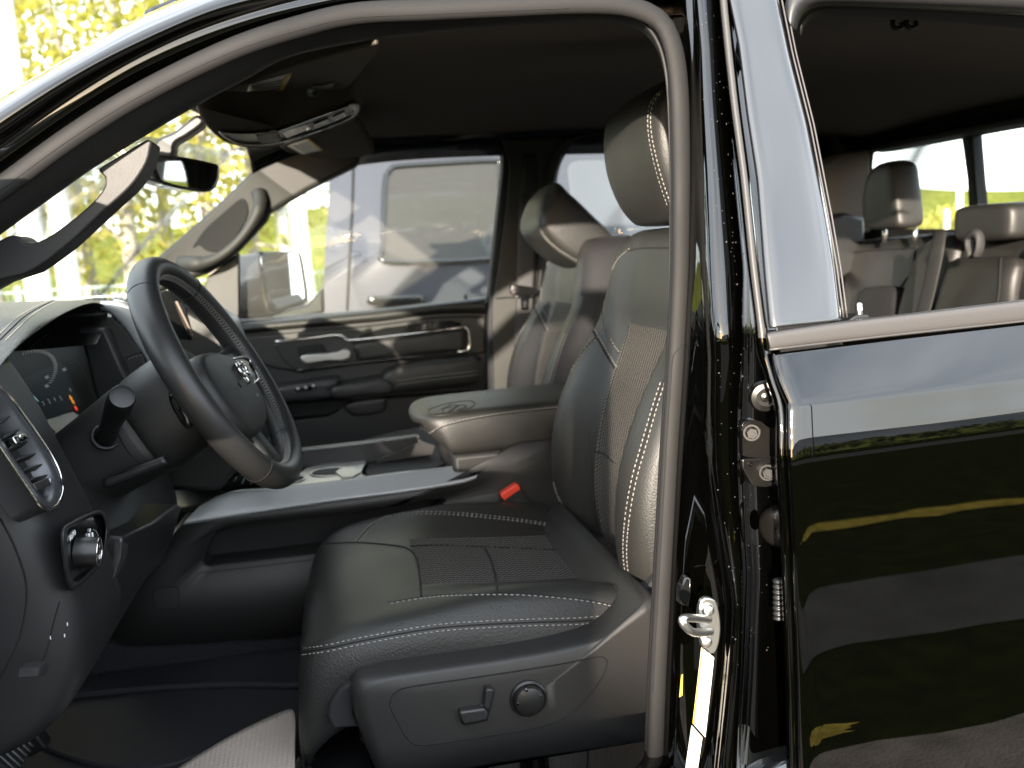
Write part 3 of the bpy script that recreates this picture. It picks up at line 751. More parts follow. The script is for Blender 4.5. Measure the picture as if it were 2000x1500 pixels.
# inboard buckle
o = prism('belt_buckle', [(977, 968), (984, 963), (1008, 947), (1016, 949), (1046, 1000), (1043, 1010), (1010, 1020), (1004, 1012), (980, 978)], 1.655, .022, [M['plastic3']], SEAT, bev=.003); BK = o
prism('buckle_button', [(978, 967), (984, 961), (1009, 945.5), (1014, 948), (1017, 956), (986, 977), (981, 974)], 1.6535, .02, [M['red']], BK, bev=.0015)
prism('buckle_mark', [(1004, 980), (1018, 974), (1026, 986), (1012, 994)], 1.6535, .004, [M['plastic2']], BK, bev=.0006)

# ---- passenger seat: the same seat copied across and slid back, its headrest tipped forward
S2 = SEAT.copy(); COL.objects.link(S2)
S2['label'] = "passenger's seat in black leather with its headrest tipped forward"
dv = Vector((.07, 2*(YB-YD), .0))
S2.location = SEAT.location+dv
for ch in (BACK, HEAD, CUSH):
    c = ch.copy(); COL.objects.link(c); c.parent = S2; c.matrix_parent_inverse = ch.matrix_parent_inverse.copy()
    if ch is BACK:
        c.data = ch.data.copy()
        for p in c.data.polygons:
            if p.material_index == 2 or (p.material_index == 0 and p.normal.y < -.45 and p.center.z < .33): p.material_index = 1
    if ch is HEAD:
        piv = Vector((HEAD.location.x+.05, HEAD.location.y, HEAD.location.z-.135))
        Rm = Matrix.Rotation(R(-42), 4, 'Y')
        c.location = piv+Rm.to_3x3() @ (HEAD.location-piv)+Vector((.035, 0, -.03))
        c.rotation_euler = (0, R(-42), 0)
# ================================================================== rear bench
RX = 1.43
def rear_pad(name, outline, x, depth, mt, parent=None, puff=.03, edge=.25, n=44, tilt=0):
    nrm = Vector((1, 0, -.25)).normalized() if tilt else Vector((1, 0, 0))
    return pad(name, outline, 0, depth, [mt], parent, puff, n, plane=(Vector((x, 0, ZC-.25)), nrm, nrm), edge=edge)
RS = empty('rear_bench', (1.4, YB, .5), T)
o = rear_pad('backrest', [(1640, 520), (1650, 480), (1672, 465), (1740, 458), (1800, 452), (1835, 448), (1850, 470), (1840, 560), (1800, 700), (1640, 720)], RX, .14, M['leather_rear'], RS, tilt=1)
bv = bvh_of(o); groove(o, [(1640, 500), (1690, 490), (1790, 484)], M['thread_dk'], .003, bv); groove(o, [(1790, 480), (1780, 530), (1750, 580), (1740, 660)], M['thread_dk'], .003, bv)
o = rear_pad('lumbar_pad', [(1660, 640), (1668, 570), (1690, 556), (1735, 556), (1750, 575), (1740, 700), (1650, 720)], RX-.04, .06, M['leather_dark'], RS, tilt=1)
o = rear_pad('side_bolster', [(1780, 500), (1810, 462), (1860, 450), (1865, 470), (1850, 540), (1800, 640), (1770, 720), (1730, 720), (1745, 620)], RX-.05, .1, M['leather_rear'], RS, tilt=1)
o = rear_pad('centre_backrest', [(1830, 560), (1858, 480), (1880, 462), (1960, 456), (2040, 450), (2080, 470), (2080, 720), (1780, 720)], RX-.03, .14, M['leather_rear'], RS, tilt=1)
o = rear_pad('fold_armrest', [(1820, 590), (1845, 512), (1860, 500), (1900, 497), (1960, 498), (1978, 508), (1970, 560), (1950, 720), (1790, 720)], RX-.085, .10, M['leather_rear'], RS, puff=.02, tilt=1)
bv = bvh_of(o); groove(o, [(1955, 505), (1950, 580), (1935, 660)], M['thread_dk'], .003, bv)
o = rear_pad('side_backrest', [(1985, 520), (2010, 470), (2100, 450), (2200, 450), (2200, 720), (1960, 720)], RX-.06, .16, M['leather_rear'], RS, tilt=1)
tube('belt_strap', [PX(1835, 455, RX-.09), PX(1828, 500, RX-.10), PX(1815, 560, RX-.105), PX(1800, 620, RX-.11), PX(1785, 700, RX-.12)], .024, [M['belt']], RS, 12, flat=(Vector((1, 0, 0)), .12))
lp = [PX(u, v, RX-.11) for u, v in crv([(1898, 500), (1893, 480), (1895, 462), (1906, 456), (1914, 464), (1914, 485), (1908, 500)], 24)]
tube('release_loop', lp, .011, [M['belt']], RS, 8, flat=(Vector((0, 1, .2)).normalized(), .3))
# rear headrests
HX = RX-.03
def rear_head(front, dx, parent, side=None, lbl=None):
    F0 = crv(front, 44, closed=True)
    A = [PX(u, v, HX) for u, v in F0]
    c = sum(A, Vector())/len(A)
    rows = []
    for s, x in ((.45, -.017), (.80, -.016), (.95, -.011), (.995, .002), (1.0, .03), (1.0, dx*.6), (.96, dx*.9), (.85, dx), (.4, dx+.006)):
        rows.append([c+(a-c)*s+Vector((x, 0, 0)) for a in A])
    o = loft('headrest', rows, [M['leather_rear']], parent, closed_u=True, cap=True, sub=1)
    if lbl: tag(o, lbl)
    return o
H1 = rear_head([(1692, 440), (1688, 405), (1692, 365), (1702, 334), (1718, 319), (1738, 313), (1748, 316), (1753, 332), (1760, 390), (1764, 438), (1756, 447), (1700, 449)], .065, RS, lbl='tall rear headrest with two bright posts')
for u in (1728, 1787):
    tube('headrest_post', [PX(u, 442, HX+.05), PX(u, 475, HX+.05)], .006, [M['steel']], RS, 8)
H2 = rear_head([(1870, 460), (1868, 430), (1872, 408), (1890, 402), (1940, 397), (1975, 397), (1985, 410), (1984, 450), (1976, 466), (1930, 472), (1880, 472)], .10, RS, lbl='low centre rear headrest')
# ================================================================== dashboard
D = empty('dashboard', (-.5, YB, 1.4), T)
Z = lambda z: ZC+z
# top pad
rows = []
for x, z in ((-.98, -.16), (-.90, -.075), (-.78, -.032), (-.62, -.032), (-.54, -.05), (-.52, -.075)):
    rows.append([(x-.10*((y-YB)/.8)**2*0+(.0), y, Z(z)-.02*((y-YB)/.8)**2) for y in [1.02+.08*k for k in range(21)]])
loft('top_pad', rows, [M['brow']], D, sub=1, thick=.004, off=-1)
# driver side panel: columns across, rows down
prof = [(-.085, -.385), (-.113, -.370), (-.16, -.352), (-.21, -.336), (-.27, -.316), (-.33, -.304), (-.39, -.300), (-.44, -.312), (-.485, -.340), (-.51, -.385), (-.52, -.5)]
ys = [1.008, 1.014, 1.03, 1.06, 1.11, 1.16, 1.195, 1.215, 1.25, 1.33, 1.41, 1.50, 1.58, 1.63, 1.66]
rows = []
for z, x in prof:
    r = []
    for y in ys:
        xx = x
        if y < 1.02: xx -= .10 if y < 1.01 else .035
        elif y < 1.04: xx -= .006
        if y > 1.2 and z > -.22: xx -= .09 if y < 1.22 else .15
        elif y > 1.2 and z > -.30: xx -= .05
        elif y > 1.2 and z > -.36: xx -= .015
        r.append((xx, y, Z(z)))
    rows.append(r)
dp = loft('dash_panel', rows, [M['plastic2']], D, sub=2); solid(dp, .004, -1); bake(dp); bvd = bvh_of(dp)
groove(dp, [(0, 1012), (25, 1060), (47, 1120), (52, 1160), (47, 1210), (33, 1260), (0, 1325)], M['thread_dk'], .0012, bvd)
groove(dp, [(116, 1175), (104, 1220), (92, 1270), (70, 1320)], M['thread_dk'], .001, bvd)
# knee panel beside the column
KN = (PX(300, 1080, -.288), Vector((1, -.12, -.12)).normalized())
prism('knee_panel', [(241, 1047), (300, 1020), (346, 985), (356, 988), (338, 1050), (315, 1100), (250, 1172), (214, 1212), (205, 1205), (222, 1130), (236, 1085)], 0, 0, [M['plastic3']], D, bev=.004, plane=(KN[0], KN[1], -KN[1]*.06))
prism('panel_step', [(238, 1058), (252, 1062), (247, 1090), (228, 1126), (222, 1130), (236, 1088)], 0, 0, [M['trim_grey']], D, bev=.001, plane=(KN[0]+KN[1]*.004, KN[1], -KN[1]*.01))
# vent
VN = Vector((.94, 0, .33)).normalized(); V0 = PX(60, 870, -.338)
vent_out = [(-60, 690), (-20, 733), (0, 756), (21, 777), (52, 818), (87, 868), (112, 910), (123, 946), (121, 968), (110, 988), (92, 996), (78, 988), (58, 960), (28, 916), (0, 875), (-30, 832), (-70, 775)]
vent_in = [(-58, 712), (-20, 755), (0, 778), (18, 800), (44, 838), (76, 884), (97, 922), (104, 950), (102, 968), (95, 978), (88, 976), (72, 956), (40, 914), (12, 872), (0, 855), (-30, 812), (-64, 762)]
VO, VI = crv(vent_out, 70, closed=True), crv(vent_in, 70, closed=True)
pr = lambda u, v, d=0: PP(u, v, V0+VN*d, VN)
A = [pr(u, v, .004) for u, v in VO]; A2 = [pr(u, v, .008) for u, v in [(a*.75+c*.25, b*.75+d*.25) for (a, b), (c, d) in zip(VO, VI)]]
B = [pr(u, v, .006) for u, v in VI]
VT = loft('vent_bezel', [[p-VN*.03 for p in A], A, A2, B, [p-VN*.035 for p in B]], [M['satin_dark'] if 'satin_dark' in M else M['plastic']], D, closed_u=True, sub=0)
bm = bmesh.new(); c0 = sum(B, Vector())/len(B)
f = bm.faces.new([bm.verts.new(p-VN*.034) for p in B]); from_bm('vent_duct', bm, VT, [M['black']])
tube('chrome_ring', [pr(u, v, .008) for u, v in VO], .0016, [M['chrome']], VT, 8, closed=True)
for k, (a, b) in enumerate((((-16, 838), (22, 812)), ((2, 858), (44, 838)), ((14, 880), (62, 862)), ((28, 902), (78, 886)), ((42, 922), (90, 908)), ((56, 940), (98, 930)))):
    p, q = pr(*a, -.002), pr(*b, -.002); t = (q-p).normalized(); s = VN.cross(t)
    rot = Matrix((t, (VN*.95+s*.28).normalized(), t.cross((VN*.95+s*.28).normalized()))).transposed()
    bm = bmesh.new(); bm_box(bm, (p+q)/2, (q-p).length*.98, .010, .0018, rot); bevel(from_bm('vent_louvre', bm, VT, [M['plastic']]), .0006, 1)
def tab(u0, v0, u1, v1, mt, name):
    p, q = pr(u0, v0, .006), pr(u1, v1, .006); t = (q-p).normalized(); s = VN.cross(t)
    bm = bmesh.new(); bm_box(bm, (p+q)/2-VN*.004, (q-p).length, .0085, .010, Matrix((t, s, VN)).transposed()); o = from_bm(name, bm, VT, [mt]); bevel(o, .0012, 2); return o
tab(28, 861, 54, 850, M['chrome'], 'vent_tab'); tab(68, 952, 96, 940, M['plastic'], 'vent_tab')
bm = text_bm('\u222b\u222b\u222b', .006, pr(97, 941, .004), VN.cross(Vector((0, 0, 1)))*-1, Vector((0, 0, 1)), .0004); append_geo(VT, bm, M['white'])
# light switch
LX = -.302; LP0 = PX(165, 1080, LX); LN = Vector((1, 0, -.06)).normalized()
lo_ = [(118, 1040), (140, 1018), (178, 1000), (198, 996), (207, 1004), (214, 1030), (208, 1078), (196, 1108), (150, 1150), (136, 1152), (126, 1120)]
li_ = [(132, 1040), (148, 1026), (178, 1010), (192, 1006), (199, 1012), (204, 1034), (199, 1072), (189, 1098), (154, 1132), (142, 1134), (136, 1110)]
LO, LI = crv(lo_, 60, closed=True), crv(li_, 60, closed=True)
q = lambda u, v, d=0: PP(u, v, LP0+LN*d, LN)
LS = loft('switch_bezel', [[q(u, v, -.01) for u, v in LO], [q(u, v, .006) for u, v in [(a*.85+c*.15, b*.85+d*.15) for (a, b), (c, d) in zip(LO, LI)]], [q(u, v, .007) for u, v in [(a*.4+c*.6, b*.4+d*.6) for (a, b), (c, d) in zip(LO, LI)]], [q(u, v, .002) for u, v in LI], [q(u, v, -.004) for u, v in LI]], [M['plastic2']], D, closed_u=True, sub=1)
bm = bmesh.new(); bm.faces.new([bm.verts.new(q(u, v, .0)) for u, v in LI]); from_bm('switch_panel', bm, LS, [M['gloss_black']])
kp = q(148, 1078, 0); ka = Vector((1, .05, -.12)).normalized()
KNB = lathe('light_knob', [(.0165, 0), (.0165, .006), (.0158, .022), (.0150, .0235), (.0145, .0235), (0, .0232)], kp, ka, [M['plastic3']], LS, 40)
tube('knob_ring', [kp+ka*.0236+(ka.orthogonal().normalized()*math.cos(a)+ka.cross(ka.orthogonal().normalized())*math.sin(a))*.0152 for a in [2*math.pi*k/40 for k in range(40)]], .0007, [M['chrome']], LS, 6, closed=True)
yx, zx = Vector((-.0, -1, 0)), Vector((0, 0, 1))
for s_, dy, dz, sz in (('\u2261O', .0, .006, .0065), ('OD', .0, -.006, .0065)):
    append_geo(KNB, text_bm(s_, sz, kp+ka*.0238+Vector((0, dy, dz)), Vector((0, 1, 0)), zx, .0002), M['white'])
append_geo(LS, text_bm('AUTO', .0085, q(142, 1046, .001), Vector((0, 1, .06)), zx, .0003), M['white'])
for u0, v0, u1, v1 in ((173, 1042, 176, 1072), (180, 1040, 183, 1068)):
    tube('dimmer_wheel', [q(u0, v0, .001), q(u1, v1, .001)], .0011, [M['white']], LS, 6)
tube('dimmer_arc', [q(u, v, .001) for u, v in crv([(182, 1034), (189, 1040), (192, 1052), (188, 1066)], 12)], .0006, [M['ink']], LS, 6)
append_geo(LS, text_bm('ID', .006, q(176, 1036, .001), Vector((0, 1, 0)), zx, .0003), M['white'])
for u, v, t_ in ((99, 1248, '\u2302'), (131, 1222, '\u25CF'), (126, 1244, '\u25CF')):
    h = hit(u, v, bvd)
    if h: append_geo(dp, text_bm('*', .009, h[0]+h[1]*.001, Vector((0, 1, 0)), zx, .0003), M['white'])
prism('release_handle', [(78, 1302), (92, 1290), (98, 1300), (92, 1318), (74, 1322)], 0, 0, [M['black']], D, bev=.002, plane=(PX(85, 1305, -.322), LN, -LN*.02))
# ---------------- instrument hood and cluster
rim = [(-90, 850), (-45, 778), (0, 718), (21, 693), (52, 663), (105, 625), (147, 602), (178, 592), (200, 594), (210, 606), (209, 624), (200, 648), (188, 672)]
XR = -.38
Rm_ = [PX(u, v, XR) for u, v in crv(rim, 44)]
cz = PX(90, 720, XR)
def arc(dx, ds, dz): return [p+(p-cz).normalized()*ds+Vector((dx, 0, dz)) for p in Rm_]
rows = [arc(-.16, -.022, .0), arc(-.06, -.014, 0), arc(-.012, -.007, 0), arc(.0, -.001, 0), arc(.001, .003, 0), arc(-.008, .009, 0), arc(-.03, .015, .002), arc(-.07, .018, .004), arc(-.14, .018, .002), arc(-.24, .010, -.008), arc(-.34, -.01, -.03)]
ih = loft('instrument_hood', rows, [M['brow'], M['plastic3']], D, sub=2, tfun=lambda i, j: 1 if i < 2 else 0); bake(ih); bvi = bvh_of(ih)
hs = [(0, 664), (20, 644), (50, 617), (90, 594), (130, 580), (170, 574)]
stitch(ih, hs, M['thread'], gap=.012, bvh=bvi); groove(ih, hs, M['thread_dk'], .0010, bvi)
groove(ih, [(0, 733), (25, 707), (60, 678), (110, 640), (150, 614), (180, 600), (198, 602)], M['thread_dk'], .0009, bvi)
CN = Vector((.93, -.06, .36)).normalized(); C0 = PX(110, 750, -.475)
cl = lambda u, v, d=0: PP(u, v, C0+CN*d, CN)
CLU = prism('cluster_screen', [(-60, 720), (-20, 690), (60, 640), (140, 610), (190, 640), (205, 730), (188, 795), (150, 822), (118, 842), (92, 830), (60, 790), (20, 742), (-30, 760)], 0, 0, [M['screen']], D, bev=0, plane=(C0, CN, -CN*.01))
M['disp'] = mat('dim display', (.010, .014, .018), .4, spec=.06, emit=((.10, .16, .19), .006))
M['amber'] = mat('amber lamp', (.3, .1, .0), .4, emit=((1, .38, .04), .13))
M['redlamp'] = mat('red lamp', (.3, .02, .0), .4, emit=((1, .08, .03), .15))
M['cyan'] = mat('cyan lamp', (.0, .2, .2), .4, emit=((.35, .8, .85), .09))
M['paleink'] = mat('pale lamp', (.2, .2, .2), .4, emit=((.7, .72, .7), .035))
prism('display_panel', [(28, 748), (118, 706), (160, 788), (92, 826)], 0, 0, [M['disp']], CLU, bev=0, plane=(C0+CN*.001, CN, -CN*.002))
cx_, cy_ = (cl(150, 790)-cl(92, 826)).normalized(), (cl(60, 730)-cl(92, 826)).normalized()
append_geo(CLU, text_bm('A', .016, cl(70, 780, .002), cx_, cy_, .0002), M['cyan'])
for u, v, s_, sz in ((74, 794, '1', .012), (85, 788, '2', .010), (96, 784, '3', .012), (107, 780, '4', .010), (119, 778, '5', .012), (138, 762, 'P', .010)):
    append_geo(CLU, text_bm(s_, sz, cl(u, v, .002), cx_, cy_, .0002), M['paleink'])
for u, v in ((92, 754), (92, 737), (126, 722)):
    append_geo(CLU, text_bm('TRAC', .007, cl(u, v, .002), cx_, cy_, .0002), M['paleink'])
append_geo(CLU, text_bm('\u25C6', .012, cl(139, 778, .002), cx_, cy_, .0003), M['amber']); append_geo(CLU, text_bm('\u25C6', .011, cl(143, 785, .002), cx_, cy_, .0003), M['amber'])
append_geo(CLU, text_bm('\u25CF', .012, cl(149, 798, .002), cx_, cy_, .0003), M['redlamp'])
# ticks of the left dial
bm = bmesh.new(); dc = (-10, 700)
for k in range(26):
    a = R(-35+k*5.2); p, q_ = cl(50+62*math.cos(a)*1.0, 735-48*math.sin(a)-18*math.cos(a), .002), cl(50+55*math.cos(a), 735-43*math.sin(a)-16*math.cos(a), .002)
    bm_tube(bm, [p, q_], .0005, 4)
append_geo(CLU, bm, M['paleink'])
# lower lip of the cluster
tube('cluster_lip', [cl(u, v, .012) for u, v in crv([(30, 770), (60, 806), (92, 842), (116, 860), (138, 860), (150, 838), (158, 820), (186, 806)], 40)], .008, [M['plastic2']], D, 10)
bm = bmesh.new(); bm_tube(bm, [cl(u, v, .006) for u, v in crv([(135, 700), (160, 724), (176, 756), (186, 780)], 20)], .0006, 6); from_bm('dial_arc', bm, CLU, [M['plastic']])
# wall beside the cluster, leather pad and silver arch
prism('cluster_wall', [(150, 640), (205, 640), (214, 660), (240, 720), (262, 760), (240, 800), (195, 800), (182, 760), (168, 700)], 1.60, .05, [M['plastic2']], D, bev=.006)
o = prism('leather_pad', crv([(205, 626), (216, 620), (240, 642), (262, 672), (280, 700), (281, 718), (268, 738), (255, 740), (236, 716), (206, 656)], 50, closed=True), 1.635, .06, [M['brow']], D, bev=.006)
bv = bvh_of(o); groove(o, [(244, 700), (262, 692), (280, 688)], M['thread_dk'], .0015, bv); stitch(o, [(246, 703), (262, 697), (278, 693)], M['thread'], bvh=bv)
rows = []
so_ = crv([(196, 588), (222, 588), (242, 592), (266, 606), (285, 632), (303, 664), (326, 718), (330, 745)], 40); si_ = crv([(196, 606), (212, 612), (222, 620), (245, 646), (264, 674), (282, 700), (292, 728), (290, 752)], 40)
rows = [[P(u, v, 1.70) for u, v in so_], [P(u, v, 1.645) for u, v in so_], [P(u, v, 1.640) for u, v in [(a*.9+c*.1, b*.9+d*.1) for (a, b), (c, d) in zip(so_, si_)]], [P(u, v, 1.640) for u, v in [(a*.1+c*.9, b*.1+d*.9) for (a, b), (c, d) in zip(so_, si_)]], [P(u, v, 1.65) for u, v in si_], [P(u, v, 1.70) for u, v in si_]]
loft('silver_arch', rows, [M['satin']], D, sub=1)
tube('arch_line', [P(u, v, 1.642) for u, v in crv([(222, 586), (242, 590), (267, 604), (287, 632), (304, 663)], 30)], .0014, [M['chrome']], D, 6)
# centre stack, dark, with its tall screen tilted to the cabin
prism('centre_stack', [(262, 640), (330, 580), (430, 640), (470, 760), (480, 900), (430, 960), (300, 960), (290, 800)], 1.72, .35, [M['plastic3']], D, bev=.01)
sn = Vector((.95, -.25, .18)).normalized(); s0 = P(388, 640, 1.76)
prism('screen_frame', [(330, 565), (350, 575), (440, 680), (425, 700), (400, 700), (360, 640)], 0, 0, [M['gloss_black']], D, bev=.001, plane=(s0, sn, -sn*.02))
M['lit_screen'] = mat('centre screen showing a pale view', (.25, .20, .17), .12, coat=.5, coat_rough=.05)
prism('touch_screen', [(346, 588), (352, 590), (424, 676), (420, 690), (396, 690), (390, 680)], 0, 0, [M['lit_screen']], D, bev=0, plane=(s0+sn*.004, sn, -sn*.004))
# vin plate at the windscreen foot
pv = P(222, 577, 1.75)
o = box('vin_plate', pv, (.10, .05, .002), [M['satin']], D, bev=0)
append_geo(o, text_bm('VIN', .026, pv+Vector((0, 0, .0015)), Vector((0, -1, 0)), Vector((-1, 0, 0)), .0003), M['black'])
# passenger half of the dash
rows = []
for z, x in ((-.05, -.45), (-.09, -.40), (-.16, -.385), (-.24, -.37), (-.32, -.36), (-.40, -.38), (-.46, -.44), (-.48, -.6)):
    rows.append([(x+.0, y, Z(z)) for y in (1.98, 2.02, 2.1, 2.25, 2.4, 2.55, 2.62)])
loft('glovebox_panel', rows, [M['plastic2']], D, sub=1, thick=.004, off=-1)

# ================================================================== steering column and wheel
WC = P(432, 729, YD)
WN = Vector((math.cos(R(27))*math.cos(R(6)), -math.sin(R(6)), math.sin(R(27)))).normalized()
WU = (Vector((0, 0, 1))-WN*WN.z).normalized(); WS = WU.cross(WN)      # WS points to the near (door) side? see sign below
if WS.y > 0: WS = -WS
WR = .1765
W = empty('steering_wheel', WC, T)
def wp(a, rr=WR, d=0): return WC+(WS*math.cos(a)+WU*math.sin(a))*rr+WN*d
NS, NT = 120, 20
bm = bmesh.new(); rg = []
for i in range(NS):
    a = 2*math.pi*i/NS; c = wp(a); rd = (c-WC).normalized(); ring = []
    sd_ = abs(math.cos(a)); rr = .0185+.0018*(1-sd_)*0+.0012*max(0, math.sin(2*a))
    for k in range(NT):
        t = 2*math.pi*k/NT
        ring.append(bm.verts.new(c+rd*math.cos(t)*rr*.98+WN*math.sin(t)*rr*1.12))
    rg.append(ring)
for i in range(NS):
    for k in range(NT):
        bm.faces.new((rg[i][k], rg[i][(k+1) % NT], rg[(i+1) % NS][(k+1) % NT], rg[(i+1) % NS][k]))
M['wheel_leather'] = mat('steering wheel leather', (.020, .020, .020), .42, bump=('voronoi', 560, .25, .0005), var=.05)
rimo = from_bm('wheel_rim', bm, W, [M['wheel_leather']])
def ringseam(a):
    c = wp(a); rd = (c-WC).normalized()
    bmx = bmesh.new(); bm_tube(bmx, [c+rd*math.cos(t)*.0189+WN*math.sin(t)*.0212 for t in [2*math.pi*k/24 for k in range(24)]], .0009, 5, closed=True); append_geo(rimo, bmx, M['thread_dk'])
for a in (52, 128, 232, 308): ringseam(R(a))
# crossed stitching along the inside of the rim
bmx = bmesh.new()
for a0, a1 in ((56, 174), (186, 230), (236, 304), (310, 354), (6, 52)):
    n_ = int((a1-a0)*.5)
    for ph in (0, math.pi):
        pts = []
        for k in range(n_*3+1):
            t = k/(n_*3); a = R(a0+(a1-a0)*t); c = wp(a); rd = (c-WC).normalized()
            th_ = math.pi-.40+.26*math.sin(k*math.pi/3+ph)
            pts.append(c+rd*math.cos(th_)*.0190+WN*math.sin(th_)*.0213)
        bm_tube(bmx, pts, .00045, 4)
append_geo(rimo, bmx, M['thread'])
wpl = lambda u, v, d=0: PP(u, v, WC+WN*d, WN)
def wpad(name, pts, d, dep, mt, puff=.012, edge=.2, n=44): return pad(name, pts, 0, dep, [mt], W, puff, n, plane=(WC+WN*d, WN, -WN), edge=edge)
AB = wpad('airbag_cover', [(392, 694), (402, 684), (425, 682), (455, 694), (485, 718), (508, 752), (522, 786), (527, 812), (522, 835), (505, 848), (486, 840), (455, 806), (425, 764), (400, 722)], .014, .05, M['plastic'], puff=.02, edge=.14, n=60)
bva = bvh_of(AB)
# ram's head badge: tapering face between two curled horns
hb = hit(473, 731, bva); e0 = hb[0]; en = hb[1]; eu = (WU-en*WU.dot(en)).normalized(); es = eu.cross(en)
bm = bmesh.new()
hp = [(-.006, .014), (.006, .014), (.0085, .006), (.006, -.004), (.0045, -.014), (.003, -.018), (-.003, -.018), (-.0045, -.014), (-.006, -.004), (-.0085, .006)]
lo = [bm.verts.new(e0+es*x+eu*y) for x, y in hp]; hi = [bm.verts.new(e0+es*x*.6+eu*y*.85+en*.006) for x, y in hp]
for i in range(10): bm.faces.new((lo[i], lo[(i+1) % 10], hi[(i+1) % 10], hi[i]))
bm.faces.new(hi)
for s in (-1, 1):
    pts = [e0+es*s*x+eu*y+en*z for x, y, z in ((.004, .014, .003), (.011, .017, .004), (.018, .013, .005), (.020, .004, .005), (.016, -.004, .005), (.011, -.004, .006), (.0105, .002, .006))]
    bm_tube(bm, [Vector(p) for p in crv([tuple(p) for p in pts], 22)], [.0038-.0016*k/21 for k in range(22)], 8)
from_bm('horned_badge', bm, W, [M['chrome']])
append_geo(AB, text_bm('\u2740', .012, hit(468, 752, bva)[0]+en*.0003, -es, eu, .0004), M['thread_dk'])
append_geo(AB, text_bm('SRS', .008, hit(503, 772, bva)[0]+en*.0003, WS*-1, WU, .0004), M['ink'])
# spokes and switch pods
def spoke(name, a0, a1, mt, w_=.05):
    rows = []
    for t in (0, .25, .5, .75, 1):
        rr = .06+(WR-.012-.06)*t; d = -.012+.008*t*t
        wd = w_*(1-.15*math.sin(t*3.14))
        am = R((a0+a1)/2); c = wp(am, rr, d); td = (WS*-math.sin(am)+WU*math.cos(am))
        rows.append([c+td*wd*s+WN*z for s, z in ((-.5, -.008), (-.48, .004), (-.3, .009), (0, .010), (.3, .009), (.48, .004), (.5, -.008), (0, -.012))])
    return loft(name, rows, [mt], W, closed_u=True, cap=True, sub=1)
spoke('wheel_spoke', 172, 184, M['plastic3'], .065); spoke('wheel_spoke', -4, 8, M['plastic3'], .065)
spoke('wheel_spoke', 262, 278, M['leather'], .055)
pd = wpad('switch_pod', [(455, 702), (474, 697), (485, 700), (494, 714), (504, 734), (503, 742), (494, 749), (480, 740), (465, 722)], .012, .02, M['gloss_black'], puff=.004, edge=.1)
tube('pod_ring', [wpl(u, v, .014) for u, v in crv([(457, 700), (474, 697), (485, 700), (494, 714), (504, 734), (503, 742), (494, 749)], 30)], .0016, [M['chrome']], W, 8)
for u, v in ((474, 712), (482, 722), (488, 734)): append_geo(pd, text_bm('+', .011, wpl(u, v, .0145), -WS, WU, .0003), M['ink'])
# column shroud
SH = empty('steering_column', WC-WN*.15, T)
rows = []
for d, hw, up, dn, mt in ((.030, .055, .052, .055, 0), (.036, .078, .066, .075, 0), (.06, .086, .070, .085, 0), (.10, .090, .066, .088, 0), (.118, .090, .064, .088, 0), (.121, .086, .060, .084, 0), (.124, .086, .060, .084, 0), (.127, .092, .064, .088, 0), (.16, .094, .058, .082, 0), (.24, .096, .046, .08, 0), (.32, .096, .040, .075, 0)):
    c = WC-WN*d; r = []
    for k in range(28):
        a = 2*math.pi*k/28; ca, sa = math.cos(a), math.sin(a)
        x = math.copysign(abs(ca)**.62, ca)*hw; y = math.copysign(abs(sa)**.62, sa)*(up if sa > 0 else dn)
        r.append(c+WS*x+WU*y)
    rows.append(r)
sh = loft('column_shroud', rows, [M['plastic']], SH, closed_u=True, cap=True, sub=1); bake(sh); bvs = bvh_of(sh)
groove(sh, [(228, 842), (245, 875), (270, 905), (300, 935)], M['thread_dk'], .0009, bvs)
p0, p1 = P(205, 858, 1.345), P(239, 774, 1.215); ax = (p1-p0); L0 = ax.length
st = lathe('indicator_stalk', [(.0135, 0), (.0132, L0*.2), (.0128, L0*.42), (.0131, L0*.43), (.0165, L0*.72), (.0172, L0*.86), (.0168, L0*.97), (.0150, L0), (.0125, L0+.0005), (.0121, L0), (0, L0+.0012)], p0, ax, [M['plastic3']], SH, 32)
tube('stalk_ring', [p0+ax.normalized()*.012+(ax.orthogonal().normalized()*math.cos(a)+ax.normalized().cross(ax.orthogonal().normalized())*math.sin(a))*.0175 for a in [2*math.pi*k/30 for k in range(30)]], .003, [M['plastic2']], SH, 8, closed=True)
tube('tilt_lever', [P(u, v, 1.31) for u, v in crv([(205, 945), (240, 932), (280, 916), (310, 905), (325, 898)], 16)], .0075, [M['plastic3']], SH, 10, flat=(Vector((0, 1, 0)), .8))
# cruise pod seen behind the near spoke
wp2 = lambda u, v: PP(u, v, WC-WN*.045, (WN+Vector((0, -.5, 0))).normalized())
o = pad('paddle_pod', [(328, 768), (338, 762), (350, 768), (364, 795), (376, 822), (374, 836), (362, 838), (345, 815), (332, 790)], 1.33, .03, [M['gloss_black']], W, puff=.006, edge=.15)
tube('paddle_edge', [P(u, v, 1.328) for u, v in crv([(334, 772), (340, 768), (352, 790), (364, 815), (368, 828)], 20)], .0015, [M['satin']], W, 6)

